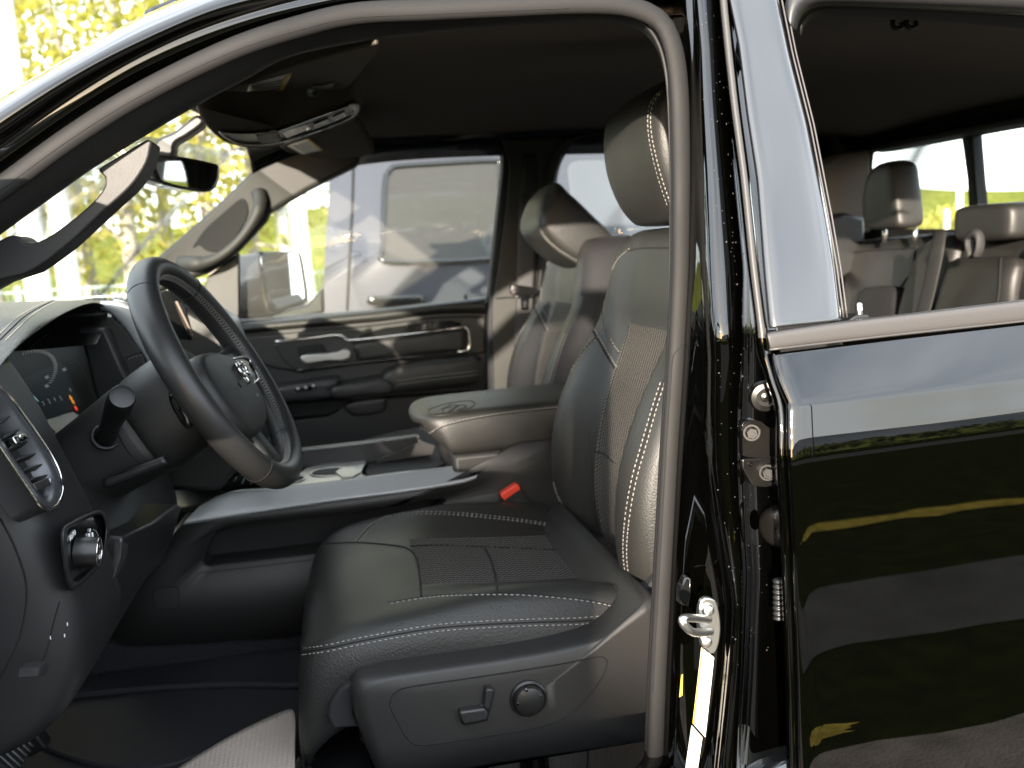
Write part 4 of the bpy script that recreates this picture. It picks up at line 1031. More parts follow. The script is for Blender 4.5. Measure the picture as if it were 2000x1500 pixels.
# ================================================================== centre console
CON = empty('centre_console', (.1, YB, .95), T)
outl = [(215, 1244), (240, 1165), (330, 1055), (372, 1014), (480, 1000), (600, 984), (760, 964), (905, 940), (950, 915), (985, 882), (1010, 869), (1060, 862), (1120, 870), (1150, 1000), (1120, 1120), (900, 1180), (600, 1240), (450, 1252), (300, 1262), (240, 1260)]
innr = [(398, 1092), (404, 1080), (416, 1052), (424, 1038), (440, 1030), (520, 1020), (600, 1011), (740, 993), (862, 975), (868, 980), (860, 990), (840, 1010), (820, 1035), (800, 1055), (770, 1062), (700, 1070), (600, 1083), (500, 1095), (430, 1103), (404, 1106)]
def hole_panel(name, outl, innr, y, dep, mt, parent, n=90, mat_in=None):
    # both loops start low on the left and run clockwise
    O_, I_ = crv(outl, n, closed=True), crv(innr, n, closed=True)
    A = [P(u, v, y) for u, v in O_]; B = [P(u, v, y) for u, v in I_]
    mid = [(a+b)/2 for a, b in zip(A, B)]
    I2 = [b+Vector((0, .006, 0)) for b in B]; I3 = [b+Vector((0, dep, .0)) for b in B]
    o = loft(name, [[a+Vector((0, .10, 0)) for a in A], [a+Vector((0, .004, 0)) for a in A], [a*.985+m_*.015 for a, m_ in zip(A, mid)], mid, [b*.96+m_*.04 for b, m_ in zip(B, mid)], I2, I3], [mt], parent, closed_u=True)
    bm = bmesh.new(); bm.faces.new([bm.verts.new(p-Vector((0, .002, 0))) for p in I3]); o2 = from_bm(mat_in or 'pocket_back', bm, parent, [M['black']])
    return o
sp_ = hole_panel('side_panel', outl, innr, 1.69, .07, M['plastic'], CON); bvc = bvh_of(sp_)
groove(sp_, crv([(302, 1152), (340, 1146), (348, 1152), (350, 1182), (345, 1188), (308, 1190), (302, 1184)], 40, closed=True)+[(302, 1152)], M['thread_dk'], .0009, bvc, lin=True)
groove(sp_, [(375, 1135), (390, 1120), (420, 1116), (520, 1104), (618, 1092)], M['thread_dk'], .0006, bvc)
# silver strip
up_ = [(392, 985), (450, 958), (590, 945), (765, 921), (852, 911), (956, 899)]; lo2 = [(358, 1022), (450, 1008), (625, 981), (800, 958), (900, 942), (930, 932)]
U_, L_ = crv(up_, 40), crv(lo2, 40)
md_ = [((a+c)/2, (b+d)/2) for (a, b), (c, d) in zip(U_, L_)]
strip = loft('silver_strip', [[P(u, v+7, 1.70) for u, v in L_], [P(u, v+1, 1.684) for u, v in L_], [P(u, v-2, 1.683) for u, v in L_], [P(u, v, 1.708) for u, v in md_], [P(u, v+1, 1.733) for u, v in U_], [P(u, v+3, 1.738) for u, v in U_], [P(u, v+16, 1.739) for u, v in U_]], [M['satin']], CON, sub=1)
tube('strip_line', [P(u, v+3, 1.741) for u, v in U_], .0012, [M['chrome']], CON, 6)
# deck with cup holders and tray
zd = ZC-.428
rows = []
for y in (1.735, 1.78, 1.84, 1.90, 1.955): rows.append([(x, y, zd-.004) for x in (-.42, -.25, -.1, .05, .2, .45)])
loft('console_deck', rows, [M['plastic3']], CON, thick=.004, off=-1)
dk = lambda u, v, d=0: PZ(u, v, zd+d)
def flat_ring(name, outl, holes, mt, h=.012):
    o_ = crv(outl, 60, closed=True); bm = bmesh.new()
    top = [bm.verts.new(dk(u, v, h)) for u, v in o_]; bot = [bm.verts.new(dk(u, v, -.004)) for u, v in o_]
    bm.faces.new(top)
    for i in range(60): bm.faces.new((top[i], top[(i+1) % 60], bot[(i+1) % 60], bot[i]))
    return from_bm(name, bm, CON, [mt])
o = flat_ring('cup_surround', [(560, 950), (585, 925), (602, 913), (640, 905), (690, 901), (716, 900), (708, 915), (706, 926), (716, 934), (640, 944), (580, 954)], None, M['silver']); bevel(o, .002, 2)
for u, v, rx in ((643, 922, .036), (560, 938, .034)):
    c = dk(u, v, .013)
    lathe('cup_holder', [(.0, .0004), (rx*.97, .0004), (rx, .0)], c, Vector((0, 0, 1)), [M['black']], CON, 36)
    tube('cup_rim', [c+Vector((math.cos(a)*rx*1.02, math.sin(a)*rx*1.02, 0)) for a in [2*math.pi*k/40 for k in range(40)]], .0022, [M['silver']], CON, 8, closed=True)
prism('cup_tooth', [(655, 921), (664, 915), (690, 911), (705, 921), (690, 930), (668, 931)], 0, 0, [M['silver']], CON, bev=.001, plane=(dk(680, 921, .016), Vector((0, 0, 1)), Vector((0, 0, -.006))))
prism('console_tray', [(712, 901), (845, 882), (870, 905), (852, 912), (720, 931), (714, 920)], 0, 0, [M['black']], CON, bev=.001, plane=(dk(780, 905, .004), Vector((0, 0, 1)), Vector((0, 0, -.01))))
prism('tray_wall', [(735, 905), (845, 888), (850, 870), (825, 862), (735, 898)], 1.93, .006, [M['plastic3']], CON, bev=.001)
o = prism('console_rail', [(548, 890), (580, 880), (700, 866), (818, 852), (838, 872), (838, 890), (720, 906), (600, 914), (560, 914)], 1.955, .03, [M['plastic2']], CON, bev=.004)
tube('rail_line', [P(u, v, 1.953) for u, v in ((560, 884), (700, 867), (818, 853))], .0014, [M['satin']], CON, 6)
# shifter area under the wheel: dark facets with a few bright edges
prism('gear_panel', crv([(430, 940), (470, 925), (520, 930), (545, 945), (500, 955), (440, 962)], 30, closed=True), 1.80, .05, [M['gloss_black']], CON, bev=.004)
for u0, v0, u1, v1 in ((455, 940, 462, 932), (472, 945, 478, 934), (490, 946, 494, 937)):
    tube('gear_mark', [P(u0, v0, 1.795), P(u1, v1, 1.795)], .0012, [M['satin']], CON, 6)
# armrest box with padded lid
rows = []
for x, zt, zb_, ins in ((.122, -.322, -.326, .055), (.124, -.310, -.338, .040), (.134, -.299, -.352, .016), (.155, -.293, -.366, .004), (.185, -.291, -.378, 0), (.22, -.290, -.380, 0), (.30, -.289, -.379, 0), (.40, -.288, -.376, 0), (.52, -.287, -.374, 0)):
    y0, y1 = 1.705+ins, 1.965-ins; zm = (zt+zb_)/2
    xo = lambda z: .03*max(0, (zt-z)/(zt-zb_+1e-6)) if x < .18 else 0
    sec = [(y0+.012, zb_), (y0+.003, zb_+.010), (y0, zm), (y0+.002, zt-.014), (y0+.010, zt-.004), (y0+.03, zt), ((y0+y1)/2, zt+.003), (y1-.03, zt), (y1-.010, zt-.004), (y1-.002, zt-.014), (y1, zm), (y1-.012, zb_), ((y0+y1)/2, zb_)]
    rows.append([(x+xo(z), y, Z(z)) for y, z in sec])
AR = loft('armrest_lid', rows, [M['leather']], CON, closed_u=True, cap=True, sub=2); bake(AR); bvar = bvh_of(AR)
sl = [(828, 853), (845, 842), (870, 829), (920, 817), (980, 807), (1040, 800), (1088, 795)]
stitch(AR, sl, M['thread'], bvh=bvar, pitch=.006); groove(AR, [(u, v+2.5) for u, v in sl], M['thread_dk'], .001, bvar)
eo = crv([(835, 803), (850, 795), (880, 787), (915, 783), (928, 787), (922, 795), (895, 805), (865, 811), (842, 811)], 60, closed=True)
groove(AR, eo+[eo[0]], M['leather'], .0013, bvar, lin=True); groove(AR, [(u*.97+880*.03, v*.97+797*.03) for u, v in eo], M['thread_dk'], .0012, bvar, lin=True)
for ln_ in ([(862, 800), (872, 795), (885, 797), (876, 803), (866, 804)], [(885, 797), (898, 791), (910, 792), (902, 798), (890, 801)], [(872, 795), (880, 791), (895, 791)]):
    groove(AR, ln_, M['leather'], .0013, bvar); groove(AR, [(u+1.5, v+1.5) for u, v in ln_], M['thread_dk'], .0008, bvar)
box('armrest_box', ((.19+.52)/2, 1.835, Z(-.50)), (.33, .25, .25), [M['plastic']], CON, bev=.01)
# ================================================================== far door, pillars, roof lining, glass
YF = 2.66
FD = empty('passenger_door', (.1, 2.7, .9), T)
tag(FD, 'closed passenger door with padded inner panel, chrome strip and pull handle')
# base panel
base = prism('inner_panel', [(300, 660), (462, 640), (700, 618), (948, 590), (955, 780), (955, 1100), (300, 1150)], YF+.03, .12, [M['plastic2']], FD, bev=.004)
t1 = crv([(300, 648), (467, 631), (695, 608), (905, 584), (949, 578)], 40); t2 = crv([(300, 672), (460, 654), (695, 633), (751, 628), (852, 614), (905, 613), (949, 614)], 40)
mdl = lambda f: [(a*(1-f)+c*f, b*(1-f)+d*f) for (a, b), (c, d) in zip(t1, t2)]
o = loft('belt_roll', [[P(u, v, YF+.10) for u, v in t1], [P(u, v-1, YF+.03) for u, v in t1], [P(u, v, YF+.008) for u, v in mdl(.2)], [P(u, v, YF) for u, v in mdl(.55)], [P(u, v, YF+.008) for u, v in mdl(.88)], [P(u, v, YF+.035) for u, v in t2]], [M['leather']], FD, sub=1)
prism('trim_panel', [(455, 660), (695, 638), (752, 632), (852, 619), (905, 617), (948, 618), (948, 690), (835, 702), (700, 712), (590, 728), (540, 720), (470, 700)], YF+.02, .03, [M['leather']], FD, bev=.006)
prism('handle_recess', [(535, 673), (600, 660), (656, 655), (690, 667), (699, 706), (583, 724), (565, 716), (550, 700)], YF+.016, .02, [M['plastic3']], FD, bev=.003)
prism('recess_back', [(579, 678), (628, 671), (634, 676), (638, 690), (592, 703), (584, 696)], YF+.012, .01, [M['black']], FD, bev=.004)
o = pad('door_insert', [(696, 672), (800, 658), (906, 645), (911, 650), (911, 680), (900, 684), (800, 694), (703, 704), (698, 695)], YF+.006, .03, [M['leather']], FD, puff=.012, edge=.12, n=60)
tube('chrome_strip', [P(u, v, YF+.006) for u, v in crv([(537, 668), (600, 661), (656, 654), (672, 658), (688, 664), (800, 652), (900, 640), (910, 641), (915, 648), (917, 677), (910, 685), (895, 688)], 70)], .0042, [M['chrome']], FD, 10, flat=(Vector((0, 1, 0)), .6))
tube('black_strip', [P(u, v, YF+.008) for u, v in crv([(580, 724), (640, 715), (700, 708), (800, 697), (895, 688)], 30)], .0035, [M['gloss_black']], FD, 8)  # glossy black line below the padded insert
prism('lever_back', [(688, 668), (800, 655), (899, 644), (902, 630), (880, 626), (752, 640), (700, 655)], YF+.015, .01, [M['gloss_black']], FD, bev=.002)
prism('inner_handle', [(586, 697), (598, 693), (640, 690), (658, 688), (674, 681), (682, 683), (686, 690), (684, 700), (668, 706), (640, 705), (600, 712), (588, 706)], YF-.012, .022, [M['silver']], FD, bev=.005, seg=4)
o = pad('door_armrest', [(747, 738), (765, 724), (800, 714), (835, 706), (900, 701), (940, 700), (942, 738), (922, 752), (850, 760), (768, 768), (752, 762)], YF-.075, .12, [M['leather']], FD, puff=.03, edge=.12, n=60)
bv = bvh_of(o); stitch(o, [(772, 748), (830, 740), (890, 733), (938, 727)], M['thread'], gap=.010, bvh=bv, pitch=.009, ln=.006, w_=.002); groove(o, [(772, 748), (830, 740), (890, 733), (938, 727)], M['thread_dk'], .0016, bv)
pad('pull_grip', [(645, 764), (655, 756), (700, 748), (744, 741), (766, 748), (769, 768), (720, 774), (652, 779)], YF-.085, .12, [M['leather']], FD, puff=.02, edge=.15)
o = pad('switch_panel', [(520, 770), (541, 758), (600, 748), (656, 741), (664, 750), (648, 762), (644, 778), (560, 786), (530, 784)], YF-.07, .12, [M['plastic2']], FD, puff=.015, edge=.12); SWP = o
bv = bvh_of(o)
prism('switch_plate', [(575, 758), (612, 752), (620, 756), (608, 763), (578, 766)], YF-.074, .01, [M['gloss_black']], FD, bev=.001)
for u, v in ((582, 760), (598, 757), (612, 754)): box('window_switch', P(u, v, YF-.077), (.008, .006, .008), [M['silver']], FD, bev=.002)
prism('armrest_shade', [(520, 785), (560, 788), (660, 780), (690, 778), (665, 800), (640, 812), (575, 818), (530, 815)], YF-.02, .06, [M['black']], FD, bev=.006)  # black block standing in for the shadow under the armrest
prism('map_pocket', [(565, 820), (640, 812), (672, 788), (760, 776), (940, 764), (950, 775), (950, 1000), (500, 1050), (520, 860)], YF-.01, .05, [M['plastic']], FD, bev=.008)
pad('pocket_pad', [(676, 790), (750, 778), (755, 788), (745, 806), (690, 812)], YF-.018, .03, [M['plastic2']], FD, puff=.006, edge=.1)
bm = bmesh.new(); p = P(910, 585, YF+.05); bm_lathe(bm, [(0, .016), (.004, .015), (.005, .006), (.003, 0), (.008, -.004), (.008, -.02)], p, Vector((0, 0, 1)), 14); from_bm('lock_knob', bm, FD, [M['plastic3']])
# outer skin
box('outer_skin', (.05, 2.82, Z(-.52)), (1.25, .03, .75), [M['paint']], FD, bev=.01)
# mirror sail
prism('mirror_sail', [(405, 540), (437, 516), (466, 494), (467, 632), (420, 640), (380, 645)], YF+.03, .05, [M['plastic3']], FD, bev=.003)
# window frame: band between window edge and roof lining
wtop = [(464, 500), (490, 462), (527, 417), (560, 393), (600, 369), (650, 344), (700, 323), (760, 308), (820, 298), (900, 291), (950, 290), (968, 294), (976, 306), (978, 330), (974, 380), (965, 450), (957, 520), (950, 580)]
wt = crv(wtop, 90)
wc = crv([(u+0, v) for u, v in [(440, 480), (470, 440), (510, 392), (545, 366), (590, 342), (640, 318), (695, 298), (755, 283), (818, 273), (900, 266), (958, 264), (985, 272), (1000, 296), (1002, 330), (998, 380), (989, 450), (981, 520), (974, 590)]], 90)
in_ = lambda f: [(a*(1-f)+c*f, b*(1-f)+d*f) for (a, b), (c, d) in zip(wt, wc)]
loft('window_frame', [[P(u, v, YF+.10) for u, v in in_(.10)], [P(u, v, YF+.07) for u, v in wt], [P(u, v, YF+.04) for u, v in in_(.12)], [P(u, v, YF+.03) for u, v in in_(.45)], [P(u, v, YF+.035) for u, v in in_(.5)], [P(u, v, YF+.01) for u, v in in_(.6)], [P(u, v, YF-.005) for u, v in in_(.8)], [P(u, v, YF+.01) for u, v in in_(1)], [P(u, v, YF+.05) for u, v in in_(1.15)]], [M['plastic3'], M['trim_lite']], FD, sub=1, tfun=lambda i, j: 1 if i >= 5 else 0)
rows = [[P(u, v, YF+.075) for u, v in crv([(440, 495), (527, 400), (700, 305), (900, 275), (985, 280)], 12)], [P(u, v, YF+.085) for u, v in crv([(440, 650), (540, 640), (700, 630), (850, 610), (960, 600)], 12)]]
o = loft('window_pane', rows, [M['glass_far']], FD); solid(o, .0001)
# far windscreen pillar with its grab handle
FP = prism('windscreen_pillar', [(528, 300), (490, 335), (437, 387), (350, 465), (302, 506), (240, 570), (262, 600), (330, 560), (405, 534), (437, 514), (470, 486), (520, 432), (527, 416), (600, 372), (700, 322), (705, 300), (640, 285), (560, 290)], YF-.02, .07, [M['trim_lite']], T, bev=.012, seg=4)
tag(FP, 'trim of the far windscreen pillar')
FH = [(500, 360), (516, 368), (523, 385), (525, 400), (512, 437), (490, 466), (468, 486), (437, 513), (420, 524), (395, 531), (350, 526), (336, 518), (350, 500), (372, 484), (400, 492), (418, 494), (440, 484), (466, 452), (480, 420), (478, 398), (470, 380), (480, 368)]
FH = pad('far_grab_handle', FH, YF-.06, .06, [M['trim_lite']], T, puff=.018, edge=.06, n=90, rings=3) if False else None
hpts = [(352, 514), (378, 515), (402, 512), (430, 500), (458, 478), (482, 450), (500, 420), (508, 395), (505, 376)]
hw_ = [.030, .034, .026, .020, .019, .020, .023, .030, .034]
c9 = crv([(u, v, w_) for (u, v), w_ in zip(hpts, hw_)], 50)
fh = tube('grab_handle', [P(u, v, YF-.055+.03*max(0, 1-i/7)+.03*max(0, (i-42)/7)) for i, (u, v, w_) in enumerate(c9)], [w_*.62 for u, v, w_ in c9], [M['trim_lite']], T, 16, flat=(Vector((0, 1, 0)), .8))
o = prism('hollow_shade', crv([(376, 484), (400, 448), (440, 412), (470, 388), (482, 396), (484, 420), (468, 452), (445, 480), (424, 492), (404, 490), (388, 478)], 50, closed=True), YF-.024, .02, [M['black']], T, bev=.004)  # black plate stands for the shade inside the handle loop
# far centre pillar, belt and rear side window surround
FB = prism('centre_pillar', [(976, 268), (1000, 275), (1090, 270), (1130, 268), (1110, 285), (1098, 300), (1088, 325), (1080, 360), (1068, 450), (1050, 600), (1040, 800), (966, 800), (962, 600), (975, 520), (990, 400), (996, 330), (990, 300)], YF-.01, .10, [M['trim_lite']], T, bev=.014, seg=4)
bv = bvh_of(FB); groove(FB, [(968, 583), (1000, 581), (1046, 580)], M['thread_dk'], .003, bv)
prism('door_seal', crv([(974, 285), (981, 300), (981, 335), (966, 470), (955, 590), (952, 800), (966, 800), (969, 590), (982, 470), (996, 335), (994, 300), (984, 286)], 60, closed=True), YF+.0, .05, [M['rubber']], T, bev=.006)
BS = tube('seat_belt', [P(u, v, YF-.04) for u, v in ((1033, 380), (1030, 430), (1028, 500), (1025, 560), (1022, 640), (1016, 760))], .026, [M['belt']], T, 12, flat=(Vector((.25, 1, 0)).normalized(), .10))
tag(BS, 'black passenger seat belt hanging with its bright tongue')
prism('belt_slider', crv([(999, 560), (1004, 556), (1046, 562), (1050, 568), (1048, 576), (1002, 576)], 30, closed=True), YF-.056, .03, [M['gloss_black']], BS, bev=.003)
tg = prism('belt_tongue', [(1009, 577), (1040, 577), (1041, 581), (1033, 583), (1032, 605), (1018, 605), (1017, 583), (1008, 581)], YF-.058, .005, [M['chrome']], BS, bev=.0008)
prism('tongue_slot', [(1022, 588), (1029, 588), (1028, 601), (1022, 601)], YF-.0585, .001, [M['black']], BS, bev=0)
prism('shoulder_anchor', [(1022, 300), (1050, 298), (1052, 400), (1018, 400)], YF-.02, .04, [M['leather_dark']], T, bev=.01)
# rear side door on the far side
rows = []
rw1 = crv([(1062, 640), (1072, 520), (1085, 380), (1094, 325), (1110, 296), (1135, 282), (1180, 276), (1300, 272), (1500, 270)], 60); rw0 = crv([(1040, 640), (1050, 520), (1064, 380), (1075, 315), (1095, 285), (1125, 268), (1180, 260), (1300, 256), (1500, 254)], 60)
loft('window_frame', [[P(u, v, YF-.02) for u, v in rw0], [P(u, v, YF-.0) for u, v in [(a*.5+c*.5, b*.5+d*.5) for (a, b), (c, d) in zip(rw0, rw1)]], [P(u, v, YF+.03) for u, v in rw1], [P(u, v, YF+.10) for u, v in rw1]], [M['trim_lite']], T, sub=1)
o = loft('window_pane', [[P(1050, 262, YF+.08), P(1520, 255, YF+.08)], [P(1040, 640, YF+.08), P(1520, 620, YF+.08)]], [M['glass_far']], T); solid(o, .0001)
prism('door_shell', [(1040, 590), (1300, 560), (1600, 520), (1700, 512), (1705, 900), (1040, 950)], YF+.0, .16, [M['plastic3']], T, bev=.01)
prism('quarter_panel', [(1480, 250), (1700, 210), (1715, 520), (1480, 560)], YF+.0, .10, [M['plastic3']], T, bev=.01)

# ---------------- roof lining
near = crv([(-.22, 1.03, .135), (-.17, 1.03, .168), (-.10, 1.03, .208), (0, 1.035, .238), (.12, 1.04, .254), (.3, 1.045, .256), (.5, 1.05, .256), (.8, 1.05, .250), (1.2, 1.06, .225), (1.64, 1.07, .18)], 30)
rows = []
for t in [k/20 for k in range(21)]:
    r = []
    for x, y, z in near:
        yy = y+(2.64-y)*t; s_ = math.sin(math.pi*t); f_t = 1-(1-t)**2.2
        far_z = .335 if x < 1 else .335-.06*(x-1)/.6
        zz = z+(far_z-z)*f_t+.022*s_
        r.append((x-.045*s_*(1 if x < .1 else 0), yy, Z(zz)))
    rows.append(r)
hl = loft('roof_lining', rows, [M['headliner']], T, sub=1)
solid(hl, .012, 1)
# roof skin above it, header and bonnet so the cabin is closed
ra = [P(*p) for p in crv(a2, 80)]; ra = [p for p in ra if p.x > -.20 and p.x < 1.72]
rows = []
for t in [k/12 for k in range(13)]:
    rows.append([Vector((p.x-.05*math.sin(math.pi*t)**2*max(0, 1-(p.x+.2)/.3), p.y+(2.62-p.y)*t, p.z+.02*t+.03*math.sin(math.pi*t)**2)) for p in ra]+[Vector((1.72, 1.1+(2.62-1.1)*t, Z(.30)))])
rows.append([p+Vector((0, .05, -.12)) for p in rows[-1]])
o = loft('roof_skin', rows, [M['paint']], T, sub=1); solid(o, .01, 1)
rows = []
for x, z in ((-1.10, -.12), (-1.4, -.10), (-1.8, -.14), (-2.25, -.20), (-2.40, -.30)):
    rows.append([(x, .86, Z(z-.25)), (x, .90, Z(z-.08)), (x, 1.1, Z(z)), (x, YB, Z(z+.03)), (x, 2.54, Z(z)), (x, 2.74, Z(z-.08)), (x, 2.78, Z(z-.25))])
o = loft('bonnet', rows, [M['paint']], T, sub=1); solid(o, .01, 1)
box('firewall', (-1.06, YB, Z(-.45)), (.03, 1.66, .68), [M['carpet']], T, bev=0)
box('kick_panel', (-.72, .985, Z(-.45)), (.62, .03, .72), [M['carpet']], T, bev=0)
rows = []
for x, z in ((-.46, -.16), (-.7, -.13), (-1.1, -.13), (-1.7, -.17), (-2.3, -.24), (-2.42, -.4)): rows.append([(x, .95, Z(z+.0)), (x, .89, Z(z-.04)), (x, .85, Z(z-.2)), (x, .83, Z(-.5)), (x, .84, Z(-.9)), (x, .88, Z(-1.1))])
o = loft('front_wing', rows, [M['paint']], T, sub=1); solid(o, .01, 1)
# windscreen
rows = []
for t in (0, .25, .5, .75, 1):
    r = []
    for k in range(9):
        s = k/8; y = 1.03+s*1.60; bow = math.sin(math.pi*s)
        top = Vector((-.22-.08*bow, y, Z(.135+.17*s+.03*bow))); bot = Vector((-.66-.28*bow, y, Z(-.14+.01*s)))
        r.append(top.lerp(bot, t)+Vector((0, 0, .02*math.sin(math.pi*t))))
    rows.append(r)
o = loft('windscreen', rows, [M['glass']], T, sub=1); solid(o, .0001)
# ---------------- sun visors
vn = Vector((.10, -.10, 1)).normalized(); v0 = P(620, 140, 1.35)
vz = prism('sun_visor', crv([(440, 192), (470, 170), (517, 149), (562, 135), (608, 121), (665, 104), (735, 86), (743, 89), (735, 106), (703, 146), (680, 171), (665, 176), (608, 184), (551, 187), (479, 190), (455, 200), (444, 200)], 80, closed=True, lin=True), 0, 0, [M['visor']], T, bev=.008, plane=(v0, vn, Vector((0, 0, .022))))
tag(vz, 'folded sun visor on the near side with a white label')
bv = bvh_of(vz)
def vlabel(parent, bv, q4, yel):
    o = sheet_on('visor_label', q4, M['label'], parent, bv, .0008, 5, 5)
    sheet_on('label_band', yel, M['label_y'], parent, bv, .0016, 2, 4)
    return o
lb = vlabel(vz, bv, [(487, 164), (571, 141), (550, 181), (479, 188)], [(556, 146), (571, 142), (550, 181), (539, 181)]) if bv else None
for k in range(5):
    t = .18+k*.17
    a = (487-8*t, 164+24*t); b = (560-21*t, 147+36*t)
    try: sheet_on('label_print', [(a[0]+5, a[1]-.9), (b[0]-3, b[1]-.9), (b[0]-3, b[1]+1.3), (a[0]+5, a[1]+1.3)], M['ink'], vz, bv, .0016, 4, 1)
    except Exception as e: print('lbl', e)
lathe('visor_clip', [(.004, 0), (.012, .002), (.013, .006), (.006, .010)], PP(612, 173, v0, vn), Vector((.3, -.6, -1)), [M['silver']], vz, 16)
prism('visor_mirror_pull', crv([(604, 176), (612, 169), (630, 168), (652, 163), (650, 171), (632, 178), (612, 180)], 24, closed=True), 0, 0, [M['trim_grey']], vz, bev=.002, plane=(v0-vn*.004, vn, vn*.006))
v1 = P(650, 275, 2.25)
vz2 = prism('sun_visor', crv([(545, 288), (560, 280), (600, 262), (690, 235), (702, 238), (718, 268), (732, 294), (730, 300), (712, 306), (660, 311), (622, 313), (590, 303), (560, 298)], 60, closed=True, lin=True), 0, 0, [M['visor']], T, bev=.008, plane=(v1, Vector((.08, .10, 1)).normalized(), Vector((0, 0, .022))))
tag(vz2, 'folded sun visor on the far side with a white label')
bv = bvh_of(vz2); 
try: vlabel(vz2, bv, [(561, 284), (603, 270), (631, 292), (592, 301)], [(599, 271), (604, 270), (631, 292), (624, 294)])
except Exception as e: print('v2', e)
# ---------------- overhead console
on = Vector((-.09, .06, 1)).normalized(); o0 = P(589, 254, 1.82)
body = [(384, 212), (392, 236), (404, 252), (420, 268), (440, 281), (471, 289), (503, 291), (551, 286), (600, 273), (646, 260), (694, 236), (708, 214), (704, 197), (684, 198), (646, 214), (589, 234), (538, 248), (470, 252), (430, 238), (405, 215)]
B_ = crv(body, 80, closed=True); base_ = [PP(u, v, o0, on) for u, v in B_]; c = sum(base_, Vector())/len(base_)
def up(f, dz, dy=0): return [c+(p-c)*f+Vector((0, dy, dz)) for p in base_]
rows = [[c+(p-c)*.02 for p in base_], up(.9, 0), up(.985, .001), up(1.0, .006), up(1.02, .02, -.01), up(1.06, .04, -.02), up(1.12, .06, -.03)]
OC = loft('overhead_console', rows, [M['headliner']], T, closed_u=True, sub=1); tag(OC, 'overhead console with its silver switch panel')
bz = [(424, 256), (436, 258), (470, 261), (538, 257), (589, 242), (646, 222), (684, 203), (698, 200), (703, 209), (692, 228), (646, 249), (589, 268), (541, 281), (503, 285), (465, 282), (443, 272)]
bzc = crv(bz, 80, closed=True); q = lambda u, v, d: PP(u, v, o0-on*d, on)
cb = (565, 258)
sh_ = lambda f: [(cb[0]+(u-cb[0])*(1-(1-f)*.35), 258-(u-565)*.17*1+((v-(258-(u-565)*.17))*f)) for u, v in bzc]
loft('console_bezel', [[q(u, v, -.004) for u, v in bzc], [q(u, v, .006) for u, v in bzc], [q(u, v, .008) for u, v in sh_(.9)], [q(u, v, .005) for u, v in sh_(.74)], [q(u, v, .001) for u, v in sh_(.70)]], [M['silver']], OC, closed_u=True, sub=1)
bm = bmesh.new(); bm.faces.new([bm.verts.new(q(u, v, .003)) for u, v in sh_(.74)]); from_bm('console_face', bm, OC, [M['silver']])
prism('lamp_button', crv([(500, 265), (536, 259), (542, 277), (512, 281), (503, 276)], 20, closed=True, lin=True), 0, 0, [M['moulding']], OC, bev=.002, plane=(q(520, 268, .007), on, on*.006))
prism('lamp_button', [(527, 262), (540, 259), (550, 275), (538, 279)], 0, 0, [M['ink']], OC, bev=.001, plane=(q(540, 268, .009), on, on*.006))
for q4 in ([(550, 258), (600, 243), (608, 251), (560, 270)], [(613, 244), (640, 233), (646, 238), (614, 252)], [(650, 230), (673, 219), (676, 223), (652, 234)]):
    prism('console_recess', q4, 0, 0, [M['gloss_black']], OC, bev=.0008, plane=(q(600, 252, .0088), on, on*.004))
for a_, b__ in (((541, 258), (680, 208)), ((556, 279), (640, 250)), ((600, 254), (604, 243)), ((611, 252), (690, 220))):
    tube('bezel_edge', [q(*a_, .009), q((a_[0]+b__[0])/2, (a_[1]+b__[1])/2, .009), q(*b__, .009)], .0016, [M['chrome']], OC, 6)
# ---------------- inside mirror
mn = Vector((.93, -.33, -.06)).normalized(); m0 = P(362, 336, 1.82)
mo = [(296, 300), (330, 302), (380, 310), (424, 320), (429, 326), (430, 346), (422, 368), (408, 375), (385, 374), (345, 366), (312, 355), (302, 345), (296, 325)]
RM = pad('inside_mirror', mo, 0, .035, [M['gloss_black']], T, puff=.005, n=60, plane=(m0, mn, -mn), edge=.04)
prism('mirror_glass', crv([(304, 306), (340, 308), (385, 316), (421, 325), (425, 332), (424, 348), (416, 364), (402, 370), (350, 362), (318, 352), (310, 340)], 60, closed=True), 0, 0, [M['mirror'] if 'mirror' in M else M['chrome']], RM, bev=0, plane=(m0+mn*.002, mn, -mn*.002))
prism('mirror_stem', crv([(318, 302), (300, 296), (306, 272), (340, 256), (384, 224), (398, 240), (365, 266), (342, 280), (338, 302)], 40, closed=True), 1.86, .05, [M['plastic3']], T, bev=.006)
prism('mirror_housing', [(282, 330), (294, 326), (300, 350), (320, 360), (296, 358), (280, 352)], 1.88, .04, [M['plastic3']], T, bev=.003)
# ---------------- rear wall with its window
RWX = 1.62
wn = Vector((1, 0, -.12)).normalized(); w0 = Vector((RWX, YB, Z(0)))
r4 = lambda u, v, d=0: PP(u, v, w0+wn*d, wn)
oL = [(1500, 640), (1480, 100), (1480, 60), (2300, -40), (2360, 60), (2360, 620), (2000, 640), (1800, 640)]
iL = [(1706, 446), (1704, 330), (1708, 292), (2000, 237), (2190, 200), (2200, 260), (2200, 440), (1900, 448)]
O_, I_ = crv(oL, 80, closed=True, lin=True), crv(iL, 80, closed=True, lin=True)
loft('rear_wall', [[r4(u, v, .06) for u, v in O_], [r4(u, v, 0) for u, v in O_], [r4(u, v, 0) for u, v in I_], [r4(u, v, .05) for u, v in I_]], [M['plastic3']], T, closed_u=True)
prism('window_divider', [(1876, 262), (1884, 256), (1891, 256), (1912, 448), (1893, 448), (1888, 350)], 0, 0, [M['trim_grey']], T, bev=.004, plane=(w0+wn*.02, wn, wn*.03))
prism('divider_seal', [(1892, 258), (1899, 262), (1914, 448), (1908, 448)], 0, 0, [M['rubber']], T, bev=.001, plane=(w0+wn*.015, wn, wn*.03))
